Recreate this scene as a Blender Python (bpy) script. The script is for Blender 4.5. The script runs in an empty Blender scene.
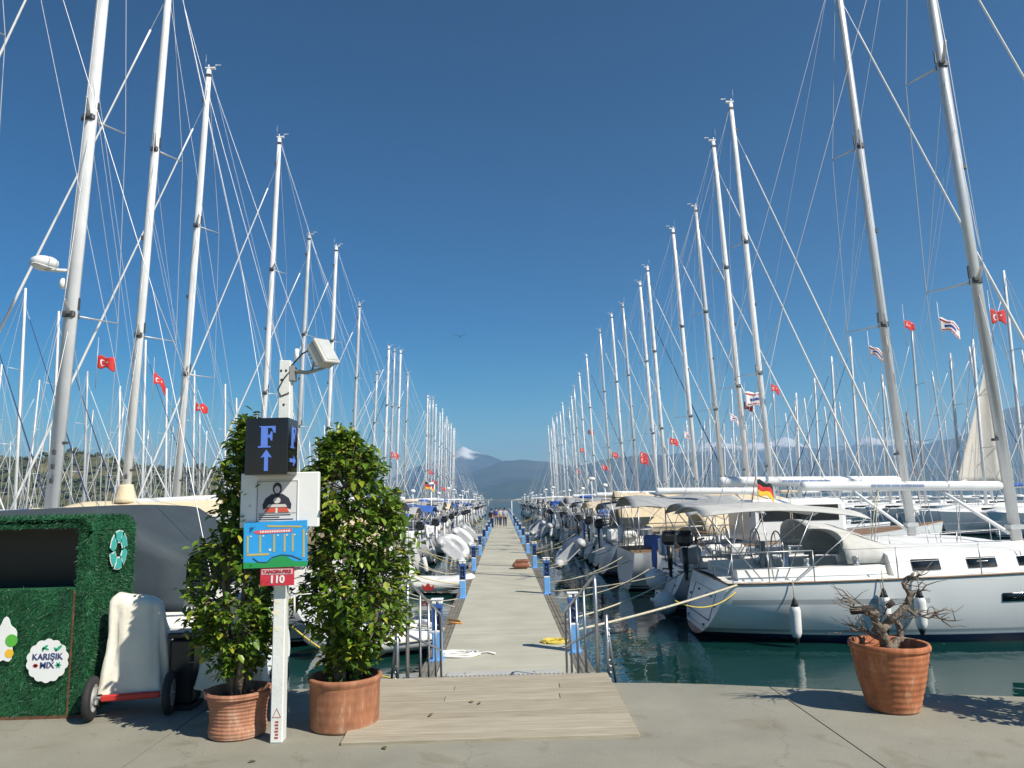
import bpy, math, random
from mathutils import Vector, Matrix, Euler
R = math.radians
PI = math.pi
random.seed(7)
scn = bpy.context.scene
col = scn.collection
WATER = -1.35
DECKZ = -0.85

# ------------------------------------------------------------------ helpers
def V(*a): return Vector(a)

class MB:
    """collects vertices and faces, links them as one mesh object"""
    def __init__(s): s.v = []; s.f = []; s.m = []; s.cm = 0; s.sm = []; s.smooth = True
    def add(s, vs, fs, smooth=None):
        o = len(s.v); s.v += [tuple(p) for p in vs]
        sm = s.smooth if smooth is None else smooth
        for f in fs:
            s.f.append(tuple(i + o for i in f)); s.m.append(s.cm); s.sm.append(sm)
    def box(s, c, d, rot=None, bev=0.0):
        x, y, z = d[0] / 2, d[1] / 2, d[2] / 2
        if bev > 0:
            b = min(bev, x * .9, y * .9, z * .9)
            vs = []
            for sx in (-1, 1):
                for sy in (-1, 1):
                    for sz in (-1, 1):
                        vs += [(sx * (x - b), sy * (y - b), sz * z), (sx * (x - b), sy * y, sz * (z - b)), (sx * x, sy * (y - b), sz * (z - b))]
            I = lambda sx, sy, sz, k: ((sx > 0) * 4 + (sy > 0) * 2 + (sz > 0)) * 3 + k
            fs = []
            for sz in (-1, 1):
                q = [I(-1, -1, sz, 0), I(1, -1, sz, 0), I(1, 1, sz, 0), I(-1, 1, sz, 0)]; fs.append(q if sz > 0 else q[::-1])
            for sy in (-1, 1):
                q = [I(-1, sy, -1, 1), I(1, sy, -1, 1), I(1, sy, 1, 1), I(-1, sy, 1, 1)]; fs.append(q if sy < 0 else q[::-1])
            for sx in (-1, 1):
                q = [I(sx, -1, -1, 2), I(sx, 1, -1, 2), I(sx, 1, 1, 2), I(sx, -1, 1, 2)]; fs.append(q if sx > 0 else q[::-1])
            for a in (-1, 1):
                for b_ in (-1, 1):
                    q = [I(-1, a, b_, 0), I(1, a, b_, 0), I(1, a, b_, 1), I(-1, a, b_, 1)]; fs.append(q if a * b_ < 0 else q[::-1])
                    q = [I(a, -1, b_, 0), I(a, 1, b_, 0), I(a, 1, b_, 2), I(a, -1, b_, 2)]; fs.append(q if a * b_ > 0 else q[::-1])
                    q = [I(a, b_, -1, 1), I(a, b_, 1, 1), I(a, b_, 1, 2), I(a, b_, -1, 2)]; fs.append(q if a * b_ < 0 else q[::-1])
            for sx in (-1, 1):
                for sy in (-1, 1):
                    for sz in (-1, 1):
                        q = [I(sx, sy, sz, 0), I(sx, sy, sz, 1), I(sx, sy, sz, 2)]; fs.append(q if sx * sy * sz < 0 else q[::-1])
        else:
            vs = [(sx * x, sy * y, sz * z) for sx in (-1, 1) for sy in (-1, 1) for sz in (-1, 1)]
            fs = [(0, 1, 3, 2), (4, 6, 7, 5), (0, 4, 5, 1), (2, 3, 7, 6), (0, 2, 6, 4), (1, 5, 7, 3)]
        M = Matrix.Translation(c)
        if rot is not None: M = M @ Euler(rot).to_matrix().to_4x4()
        s.add([M @ Vector(p) for p in vs], fs, False)
    def tube(s, pts, r, n=6, cap=True, sx=1.0, up=None):
        pts = [Vector(p) for p in pts]; k = len(pts)
        rs = r if isinstance(r, (list, tuple)) else [r] * k
        t0 = (pts[1] - pts[0]).normalized()
        u = Vector(up) if up else (V(0, 0, 1) if abs(t0.z) < .9 else V(1, 0, 0))
        vs = []
        for i in range(k):
            t = (pts[min(i + 1, k - 1)] - pts[max(i - 1, 0)])
            t = t.normalized() if t.length > 1e-9 else t0
            u = u - t * u.dot(t)
            u = u.normalized() if u.length > 1e-6 else t.orthogonal().normalized()
            w = t.cross(u)
            for j in range(n):
                a = 2 * PI * (j + .5) / n
                vs.append(pts[i] + (u * math.cos(a) * sx + w * math.sin(a)) * rs[i])
        fs = [(i * n + j, i * n + (j + 1) % n, (i + 1) * n + (j + 1) % n, (i + 1) * n + j) for i in range(k - 1) for j in range(n)]
        if cap: fs += [tuple(range(n))[::-1], tuple(range((k - 1) * n, k * n))]
        s.add(vs, fs)
    def lathe(s, prof, n=24, M=None, close=True):
        vs = [];
        for r, z in prof:
            for j in range(n):
                a = 2 * PI * j / n; vs.append(V(r * math.cos(a), r * math.sin(a), z))
        if M is not None: vs = [M @ p for p in vs]
        k = len(prof)
        fs = [(i * n + j, i * n + (j + 1) % n, (i + 1) * n + (j + 1) % n, (i + 1) * n + j) for i in range(k - 1) for j in range(n)]
        if close: fs += [tuple(range(n))[::-1], tuple(range((k - 1) * n, k * n))]
        s.add(vs, fs)
    def ball(s, c, r, n=10, sc=(1, 1, 1)):
        prof = [(max(1e-4, math.sin(PI * i / n)), -math.cos(PI * i / n)) for i in range(n + 1)]
        M = Matrix.Translation(c) @ Matrix.Diagonal((r * sc[0], r * sc[1], r * sc[2], 1))
        s.lathe(prof, max(8, n + 4), M)
    def ring(s, c, R_, r, axis='x', n=20, m=6, M=None):
        pts = []
        for i in range(n + 1):
            a = 2 * PI * i / n
            p = V(0, math.cos(a), math.sin(a)) if axis == 'x' else (V(math.cos(a), math.sin(a), 0) if axis == 'z' else V(math.cos(a), 0, math.sin(a)))
            p = p * R_
            if M is not None: p = M @ p
            pts.append(Vector(c) + p)
        s.tube(pts, r, m, cap=False)
    def sheet(s, nu, nv, f, th=0.0):
        P = [[Vector(f(i / nu, j / nv)) for j in range(nv + 1)] for i in range(nu + 1)]
        if th <= 0:
            s.add([p for r in P for p in r], [(i * (nv + 1) + j, (i + 1) * (nv + 1) + j, (i + 1) * (nv + 1) + j + 1, i * (nv + 1) + j + 1) for i in range(nu) for j in range(nv)]); return
        N = []
        for i in range(nu + 1):
            row = []
            for j in range(nv + 1):
                du = P[min(i + 1, nu)][j] - P[max(i - 1, 0)][j]; dv = P[i][min(j + 1, nv)] - P[i][max(j - 1, 0)]
                n = du.cross(dv); row.append(n.normalized() if n.length > 1e-12 else V(0, 0, 1))
            N.append(row)
        A = [P[i][j] + N[i][j] * th / 2 for i in range(nu + 1) for j in range(nv + 1)]
        B = [P[i][j] - N[i][j] * th / 2 for i in range(nu + 1) for j in range(nv + 1)]
        K = len(A); id_ = lambda i, j: i * (nv + 1) + j
        fs = []
        for i in range(nu):
            for j in range(nv):
                q = (id_(i, j), id_(i + 1, j), id_(i + 1, j + 1), id_(i, j + 1)); fs.append(q); fs.append(tuple(K + t for t in q[::-1]))
        for i in range(nu):
            for j, fl in ((0, 0), (nv, 1)):
                q = (id_(i, j), K + id_(i, j), K + id_(i + 1, j), id_(i + 1, j)); fs.append(q if not fl else q[::-1])
        for j in range(nv):
            for i, fl in ((0, 1), (nu, 0)):
                q = (id_(i, j), K + id_(i, j), K + id_(i, j + 1), id_(i, j + 1)); fs.append(q if not fl else q[::-1])
        s.add(A + B, fs)
    def prism(s, poly, M, th):
        """flat polygon (x,z) extruded th towards -y, placed by M"""
        n = len(poly)
        vs = [M @ V(x, -th, z) for x, z in poly] + [M @ V(x, 0, z) for x, z in poly]
        fs = [tuple(range(n)), tuple(range(n, 2 * n))[::-1]] + [((i + 1) % n, i, n + i, n + (i + 1) % n) for i in range(n)]
        s.add(vs, fs, False)
    def build(s, name, mats, parent=None, loc=None, rot=None):
        me = bpy.data.meshes.new(name); me.from_pydata(s.v, [], s.f)
        if not isinstance(mats, (list, tuple)): mats = [mats]
        for m in mats: me.materials.append(m)
        if len(mats) > 1: me.polygons.foreach_set('material_index', s.m)
        me.polygons.foreach_set('use_smooth', s.sm)
        me.update()
        o = bpy.data.objects.new(name, me); col.objects.link(o)
        if parent: o.parent = parent
        if loc is not None: o.location = loc
        if rot is not None: o.rotation_euler = rot
        return o

def tag(o, label=None, cat=None, group=None, kind=None):
    if label: o['label'] = label
    if cat: o['category'] = cat
    if group: o['group'] = group
    if kind: o['kind'] = kind
    return o

def empty(name, loc=(0, 0, 0), rz=0.0, rot=None):
    o = bpy.data.objects.new(name, None); col.objects.link(o)
    o.location = loc; o.rotation_euler = rot if rot else (0, 0, rz); o.empty_display_size = .2
    return o

def copy_tree(o, parent=None, skip=()):
    c = o.copy(); col.objects.link(c)
    if parent: c.parent = parent
    for ch in list(o.children):
        if ch.name.split('.')[0] in skip: continue
        copy_tree(ch, c, skip)
    return c

ORD = ['first', 'second', 'third', 'fourth', 'fifth', 'sixth', 'seventh', 'eighth', 'ninth', 'tenth', 'eleventh', 'twelfth',
       'thirteenth', 'fourteenth', 'fifteenth', 'sixteenth', 'seventeenth', 'eighteenth', 'nineteenth', 'twentieth',
       'twenty-first', 'twenty-second', 'twenty-third', 'twenty-fourth', 'twenty-fifth', 'twenty-sixth', 'twenty-seventh',
       'twenty-eighth', 'twenty-ninth', 'thirtieth', 'thirty-first', 'thirty-second', 'thirty-third', 'thirty-fourth']

# ------------------------------------------------------------------ materials
class NT:
    def __init__(s, m): s.t = m.node_tree; s.n = s.t.nodes; s.l = s.t.links
    def new(s, typ, **kw):
        n = s.n.new(typ)
        for k, v in kw.items(): setattr(n, k, v)
        return n
    def link(s, a, b): s.l.new(a, b)

def new_mat(name):
    m = bpy.data.materials.new(name); m.use_nodes = True
    b = m.node_tree.nodes['Principled BSDF']
    return m, b, NT(m)

def mat(name, c, rough=.5, metal=0.0, var=.12, scale=6.0, bump=0.0, bscale=40.0, spec=None, coat=0.0, alpha=1.0):
    m, b, t = new_mat(name)
    b.inputs['Roughness'].default_value = rough; b.inputs['Metallic'].default_value = metal
    if spec is not None: b.inputs['Specular IOR Level'].default_value = spec
    if coat: b.inputs['Coat Weight'].default_value = coat
    tc = t.new('ShaderNodeTexCoord')
    if var > 0:
        nz = t.new('ShaderNodeTexNoise'); nz.inputs['Scale'].default_value = scale; nz.inputs['Detail'].default_value = 5
        t.link(tc.outputs['Object'], nz.inputs['Vector'])
        r = t.new('ShaderNodeValToRGB'); r.color_ramp.elements[0].position = .3; r.color_ramp.elements[1].position = .7
        lo = [max(0, x * (1 - var)) for x in c]; hi = [min(1, x * (1 + var)) for x in c]
        r.color_ramp.elements[0].color = (*lo, 1); r.color_ramp.elements[1].color = (*hi, 1)
        t.link(nz.outputs['Fac'], r.inputs['Fac']); t.link(r.outputs['Color'], b.inputs['Base Color'])
    else: b.inputs['Base Color'].default_value = (*c, 1)
    if bump > 0:
        n2 = t.new('ShaderNodeTexNoise'); n2.inputs['Scale'].default_value = bscale; n2.inputs['Detail'].default_value = 4
        t.link(tc.outputs['Object'], n2.inputs['Vector'])
        bp = t.new('ShaderNodeBump'); bp.inputs['Strength'].default_value = bump; bp.inputs['Distance'].default_value = .02
        t.link(n2.outputs['Fac'], bp.inputs['Height']); t.link(bp.outputs['Normal'], b.inputs['Normal'])
    return m

M = {}
M['gel'] = mat('gelcoat_white', (.78, .79, .78), .25, var=.05, scale=1.5)
M['deckwhite'] = mat('deck_white', (.76, .76, .73), .5, var=.06, scale=3)
M['teak'] = mat('teak', (.22, .13, .07), .6, var=.2)
M['alu'] = mat('mast_aluminium', (.60, .61, .61), .38, .35, var=.06, scale=3)
M['mastwhite'] = mat('mast_white_paint', (.74, .75, .75), .35, var=.10, scale=1.3)
M['steel'] = mat('stainless', (.42, .43, .44), .38, .85, var=.05)
M['fitting'] = mat('mast_fitting', (.10, .10, .105), .45, .4, var=.2)
M['wire'] = mat('rigging_wire', (.55, .56, .57), .4, .3, var=0)
M['black'] = mat('black_plastic', (.015, .016, .018), .35, var=.1)
M['rubber'] = mat('rubber', (.02, .02, .02), .8, var=.2)
M['glass'] = mat('smoked_window', (.012, .016, .02), .08, var=0)
M['greycanvas'] = mat('grey_canvas', (.33, .34, .34), .85, var=.08, bump=.3, bscale=60)
M['palecanvas'] = mat('pale_canvas', (.50, .50, .47), .85, var=.08, bump=.3, bscale=30)
M['navycanvas'] = mat('navy_canvas', (.02, .035, .11), .8, var=.12, bump=.3)
M['bluecanvas'] = mat('blue_canvas', (.03, .10, .36), .8, var=.12, bump=.3)
M['beige'] = mat('beige_canvas', (.60, .50, .34), .85, var=.07, bump=.35, bscale=12)
M['cream'] = mat('cream_canvas', (.66, .56, .38), .85, var=.06, bump=.3, bscale=10)
M['tarp'] = mat('grey_tarpaulin', (.034, .048, .058), .75, var=.15, scale=2, bump=.5, bscale=5)
M['sailwhite'] = mat('sail_cloth', (.74, .74, .72), .7, var=.05)
M['sailgrey'] = mat('sail_ivory', (.58, .55, .48), .75, var=.06, scale=3)
M['dinghy'] = mat('dinghy_grey', (.46, .47, .48), .5, var=.08)
M['dinghywhite'] = mat('dinghy_white', (.66, .67, .67), .45, var=.06)
M['fender'] = mat('fender_white', (.74, .74, .71), .35, var=.06)
M['rope'] = mat('pale_rope', (.50, .46, .34), .85, var=.2, scale=30)
M['ropeyellow'] = mat('yellow_rope', (.62, .48, .08), .8, var=.2, scale=30)
M['hose'] = mat('white_hose', (.70, .69, .64), .6, var=.1)
M['pedblue'] = mat('pedestal_blue', (.15, .37, .72), .45, var=.1)
M['pedframe'] = mat('pedestal_frame', (.035, .10, .30), .45, var=.1)
M['peddark'] = mat('pedestal_dark', (.03, .05, .12), .4, var=.1)
M['white'] = mat('white_paint', (.76, .77, .75), .45, var=.05, scale=5)
M['red'] = mat('red_paint', (.45, .025, .02), .5, var=.1)
M['flagred'] = mat('flag_red', (.55, .03, .025), .75, var=.08)
M['flagwhite'] = mat('flag_white', (.72, .72, .74), .75, var=.05)
M['flagblue'] = mat('flag_blue', (.03, .06, .30), .75, var=.05)
M['flagyellow'] = mat('flag_yellow', (.75, .45, .03), .75, var=.05)
mat_ltr = mat('boom_lettering_blue', (.25, .32, .50), .6)
M['soil'] = mat('soil', (.05, .035, .022), .95, var=.4, scale=30, bump=.8, bscale=60)
M['bark'] = mat('bark', (.16, .125, .09), .9, var=.35, scale=25, bump=.8, bscale=50)
M['deadbark'] = mat('dead_bark', (.19, .15, .115), .9, var=.4, scale=30, bump=.9, bscale=60)

# ------------------------------------------------------------------ world, sun, camera
w = bpy.data.worlds.new('World'); scn.world = w; w.use_nodes = True
wt = w.node_tree; bg = wt.nodes['Background']
sky = wt.nodes.new('ShaderNodeTexSky'); sky.sky_type = 'NISHITA'; sky.sun_disc = False
sky.sun_elevation = R(44); sky.sun_rotation = R(129); sky.air_density = 1.0; sky.dust_density = .1; sky.ozone_density = 1.5
hs = wt.nodes.new('ShaderNodeHueSaturation'); hs.inputs['Saturation'].default_value = 1.72; hs.inputs['Hue'].default_value = .483
wt.links.new(sky.outputs['Color'], hs.inputs['Color']); hs.inputs['Value'].default_value = .534; gm_ = wt.nodes.new('ShaderNodeGamma'); gm_.inputs['Gamma'].default_value = 1.5; wt.links.new(hs.outputs['Color'], gm_.inputs['Color']); wt.links.new(gm_.outputs['Color'], bg.inputs['Color']); bg.inputs['Strength'].default_value = .064
sd = V(.77, -.63, .97).normalized()
sl = bpy.data.lights.new('sun', 'SUN'); sl.energy = 5.0; sl.angle = R(.53); sl.color = (1, .93, .82)
so = bpy.data.objects.new('sun', sl); col.objects.link(so); so.rotation_euler = sd.to_track_quat('Z', 'Y').to_euler()
cam = bpy.data.cameras.new('camera'); cam.sensor_width = 36; cam.lens = 740 / 1024 * 36; cam.clip_end = 40000; cam.clip_start = .05
co = bpy.data.objects.new('camera', cam); col.objects.link(co); scn.camera = co
co.matrix_world = Matrix.Translation((0, 0, 1.65)) @ Matrix.Rotation(-.01655, 4, 'Z') @ Matrix.Rotation(PI / 2 + .15513, 4, 'X') @ Matrix.Rotation(-.025, 4, 'Z')
CAMR = co.matrix_world.to_3x3()
def ray(px, py): return CAMR @ V((px - 512) / 740, -(py - 384) / 740, -1)
def at_y(px, py, Y): r = ray(px, py); return V(0, 0, 1.65) + r * (Y / r.y)
scn.view_settings.view_transform = 'Standard'; scn.view_settings.look = 'None'
scn.view_settings.exposure = .5; scn.view_settings.gamma = 1
scn.cycles.max_bounces = 8; scn.cycles.volume_bounces = 1

# ------------------------------------------------------------------ setting: water, quay, pontoon
def water():
    m, b, t = new_mat('harbour_water')
    b.inputs['Base Color'].default_value = (.004, .033, .029, 1); b.inputs['Roughness'].default_value = .03
    b.inputs['IOR'].default_value = 1.33
    tc = t.new('ShaderNodeTexCoord')
    mp = t.new('ShaderNodeMapping'); mp.inputs['Scale'].default_value = (1, 1, 1); t.link(tc.outputs['Object'], mp.inputs['Vector'])
    n1 = t.new('ShaderNodeTexNoise'); n1.inputs['Scale'].default_value = 1.6; n1.inputs['Detail'].default_value = 3
    n2 = t.new('ShaderNodeTexNoise'); n2.inputs['Scale'].default_value = .35; n2.inputs['Detail'].default_value = 2
    for n in (n1, n2): t.link(mp.outputs['Vector'], n.inputs['Vector'])
    ad = t.new('ShaderNodeMath', operation='ADD'); t.link(n1.outputs['Fac'], ad.inputs[0]); t.link(n2.outputs['Fac'], ad.inputs[1])
    bp = t.new('ShaderNodeBump'); bp.inputs['Strength'].default_value = .13; bp.inputs['Distance'].default_value = .10
    t.link(ad.outputs[0], bp.inputs['Height']); t.link(bp.outputs['Normal'], b.inputs['Normal'])
    o = MB(); o.add([(-9000, -60, 0), (9000, -60, 0), (9000, 9500, 0), (-9000, 9500, 0)], [(0, 1, 2, 3)])
    tag(o.build('water', m, loc=(0, 0, WATER)), kind='structure')
water()

def quay():
    m, b, t = new_mat('quay_concrete')
    tc = t.new('ShaderNodeTexCoord'); P = tc.outputs['Object']
    n1 = t.new('ShaderNodeTexNoise'); n1.inputs['Scale'].default_value = .9; n1.inputs['Detail'].default_value = 8; n1.inputs['Roughness'].default_value = .65
    n2 = t.new('ShaderNodeTexNoise'); n2.inputs['Scale'].default_value = 90; n2.inputs['Detail'].default_value = 4
    t.link(P, n1.inputs['Vector']); t.link(P, n2.inputs['Vector'])
    r1 = t.new('ShaderNodeValToRGB'); e = r1.color_ramp.elements
    e[0].position = .3; e[0].color = (.235, .227, .178, 1); e[1].position = .72; e[1].color = (.335, .322, .256, 1)
    t.link(n1.outputs['Fac'], r1.inputs['Fac'])
    r2 = t.new('ShaderNodeValToRGB'); r2.color_ramp.elements[0].position = .35; r2.color_ramp.elements[0].color = (.82, .82, .82, 1); r2.color_ramp.elements[1].position = .65; r2.color_ramp.elements[1].color = (1, 1, 1, 1)
    t.link(n2.outputs['Fac'], r2.inputs['Fac'])
    mx = t.new('ShaderNodeMix', data_type='RGBA', blend_type='MULTIPLY'); mx.inputs[0].default_value = 1
    t.link(r1.outputs['Color'], mx.inputs[6]); t.link(r2.outputs['Color'], mx.inputs[7])
    # stains: rust ring and pale splashes
    vo = t.new('ShaderNodeTexNoise'); vo.inputs['Scale'].default_value = 2.6; vo.inputs['Detail'].default_value = 3; vo.inputs['Distortion'].default_value = .8
    t.link(P, vo.inputs['Vector'])
    r3 = t.new('ShaderNodeValToRGB'); r3.color_ramp.elements[0].position = .60; r3.color_ramp.elements[0].color = (1, 1, 1, 1); r3.color_ramp.elements[1].position = .76; r3.color_ramp.elements[1].color = (.78, .72, .62, 1)
    t.link(vo.outputs['Fac'], r3.inputs['Fac'])
    m2 = t.new('ShaderNodeMix', data_type='RGBA', blend_type='MULTIPLY'); m2.inputs[0].default_value = 1
    t.link(mx.outputs[2], m2.inputs[6]); t.link(r3.outputs['Color'], m2.inputs[7])
    sp_ = t.new('ShaderNodeTexVoronoi'); sp_.inputs['Scale'].default_value = 7; t.link(P, sp_.inputs['Vector'])
    rs_ = t.new('ShaderNodeValToRGB'); rs_.color_ramp.elements[0].position = .035; rs_.color_ramp.elements[0].color = (.45, .43, .40, 1); rs_.color_ramp.elements[1].position = .075; rs_.color_ramp.elements[1].color = (1, 1, 1, 1); t.link(sp_.outputs['Distance'], rs_.inputs['Fac'])
    m3 = t.new('ShaderNodeMix', data_type='RGBA', blend_type='MULTIPLY'); m3.inputs[0].default_value = .8; t.link(m2.outputs[2], m3.inputs[6]); t.link(rs_.outputs['Color'], m3.inputs[7])
    dn = t.new('ShaderNodeTexNoise'); dn.inputs['Scale'].default_value = 3; dn.inputs['Detail'].default_value = 4; t.link(P, dn.inputs['Vector'])
    dm = t.new('ShaderNodeMix', data_type='RGBA', blend_type='ADD'); dm.inputs[0].default_value = .5; t.link(P, dm.inputs[6]); t.link(dn.outputs['Color'], dm.inputs[7])
    ck = t.new('ShaderNodeTexVoronoi', feature='DISTANCE_TO_EDGE'); ck.inputs['Scale'].default_value = .38; t.link(dm.outputs[2], ck.inputs['Vector'])
    rc_ = t.new('ShaderNodeValToRGB'); rc_.color_ramp.elements[0].position = .0008; rc_.color_ramp.elements[0].color = (.55, .53, .5, 1); rc_.color_ramp.elements[1].position = .0022; rc_.color_ramp.elements[1].color = (1, 1, 1, 1); t.link(ck.outputs['Distance'], rc_.inputs['Fac'])
    m4 = t.new('ShaderNodeMix', data_type='RGBA', blend_type='MULTIPLY'); m4.inputs[0].default_value = .4; t.link(m3.outputs[2], m4.inputs[6]); t.link(rc_.outputs['Color'], m4.inputs[7])
    t.link(m4.outputs[2], b.inputs['Base Color']); b.inputs['Roughness'].default_value = .85
    bp = t.new('ShaderNodeBump'); bp.inputs['Strength'].default_value = .35; bp.inputs['Distance'].default_value = .006
    t.link(n2.outputs['Fac'], bp.inputs['Height']); t.link(bp.outputs['Normal'], b.inputs['Normal'])
    # slabs cut along the edge, real 12 mm joints between them
    edge = [(-60, 8.2), (-20, 7.55), (-7.3, 7.25), (-2.5, 7.14), (.92, 7.02), (1.3, 6.97), (1.75, 6.88), (2.27, 6.72), (2.9, 6.51), (3.5, 6.345), (4.2, 6.16), (7.0, 5.55), (12, 4.6), (60, -3)]
    def ey(x):
        for (a, b_), (c, d) in zip(edge, edge[1:]):
            if a <= x <= c: return b_ + (d - b_) * (x - a) / (c - a)
    o = MB(); o.smooth = False
    joints = [-60, -31, -26.2, -21.4, -16.6, -11.9, -7.2, -2.5, 2.27, 7.0, 11.8, 16.6, 21.4, 60]
    rows = [-60, -12, -7, -2, 3.0]
    for a, b_ in zip(joints, joints[1:]):
        xs = sorted(set([a + .006, b_ - .006] + [x for x, _ in edge if a < x < b_]))
        top = [(x, ey(x) - .03, 0) for x in xs]; lip = [(x, ey(x), -.03) for x in xs]; bot = [(x, ey(x), -4.0) for x in xs]
        n = len(xs)
        y0 = rows[-2] if False else -60
        back = [(x, -60, 0) for x in xs]
        vs = back + top + lip + bot
        fs = []
        for k in range(3):
            for i in range(n - 1): fs.append((k * n + i, k * n + i + 1, (k + 1) * n + i + 1, (k + 1) * n + i))
        o.add(vs, fs, False)
        # joint walls
        for i in (0, n - 1): o.add([back[i], top[i], (top[i][0], top[i][1], -.05), (back[i][0], back[i][1], -.05)], [(0, 1, 2, 3)])
    tag(o.build('quay', m), kind='structure')
    f = MB(); f.add([(-60, -60, -.02), (60, -60, -.02), (60, -3.1, -.02), (12, 4.5, -.02), (2.9, 6.4, -.02), (.92, 6.9, -.02), (-60, 8.0, -.02)], [tuple(range(7))])
    tag(f.build('ground', mat('joint_filler', (.07, .068, .06), .9, var=.2)), kind='structure')
quay()

def pontoon():
    m, b, t = new_mat('pontoon_boards')
    tc = t.new('ShaderNodeTexCoord'); sp = t.new('ShaderNodeSeparateXYZ'); t.link(tc.outputs['Object'], sp.inputs[0])
    # fine transverse board grooves
    mm = t.new('ShaderNodeMath', operation='MULTIPLY'); mm.inputs[1].default_value = 1 / .14; t.link(sp.outputs['Y'], mm.inputs[0])
    fr = t.new('ShaderNodeMath', operation='FRACT'); t.link(mm.outputs[0], fr.inputs[0])
    fl = t.new('ShaderNodeMath', operation='FLOOR'); t.link(mm.outputs[0], fl.inputs[0])
    wn = t.new('ShaderNodeTexWhiteNoise', noise_dimensions='1D'); t.link(fl.outputs[0], wn.inputs['W'])
    nz = t.new('ShaderNodeTexNoise'); nz.inputs['Scale'].default_value = 1.3; nz.inputs['Detail'].default_value = 7; t.link(tc.outputs['Object'], nz.inputs['Vector'])
    a1 = t.new('ShaderNodeMath', operation='MULTIPLY_ADD'); a1.inputs[1].default_value = .22; t.link(wn.outputs['Value'], a1.inputs[0]); t.link(nz.outputs['Fac'], a1.inputs[2])
    r = t.new('ShaderNodeValToRGB'); r.color_ramp.elements[0].position = .35; r.color_ramp.elements[0].color = (.37, .357, .28, 1); r.color_ramp.elements[1].position = .85; r.color_ramp.elements[1].color = (.475, .462, .37, 1)
    t.link(a1.outputs[0], r.inputs['Fac'])
    g = t.new('ShaderNodeMath', operation='LESS_THAN'); g.inputs[1].default_value = .06; t.link(fr.outputs[0], g.inputs[0])
    mx = t.new('ShaderNodeMix', data_type='RGBA'); t.link(g.outputs[0], mx.inputs[0]); t.link(r.outputs['Color'], mx.inputs[6]); mx.inputs[7].default_value = (.26, .25, .21, 1)
    t.link(mx.outputs[2], b.inputs['Base Color']); b.inputs['Roughness'].default_value = .8
    o = MB(); o.smooth = False
    y = 10.6; k = 0
    while y < 168:
        o.box((.0, y + 5.98, DECKZ - .05), (2.06, 11.96, .1), bev=.01); y += 12
    tag(o.build('pontoon_deck', m), kind='structure')
    mt = mat('pontoon_timber', (.17, .155, .125), .85, var=.3, scale=4, bump=.5, bscale=30)
    o = MB()
    for s in (-1, 1):
        y = 10.6
        while y < 168:
            for q in range(3): o.box((s * (1.075 + .075 * q), y + 2.97, DECKZ - .07), (.068, 5.94, .09), bev=.006)
            y += 6
        o.box((s * 1.285, 89, DECKZ - .16), (.05, 157, .24), bev=.01)
    tag(o.build('pontoon_walkway_border', mt), kind='structure')
    o = MB()
    y = 12
    while y < 168:
        o.box((0, y, DECKZ - .36), (2.3, 3.0, .5), bev=.03); y += 6
    tag(o.build('pontoon_floats', mat('float_concrete', (.24, .24, .22), .9, var=.25, bump=.4)), kind='structure')
pontoon()

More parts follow.
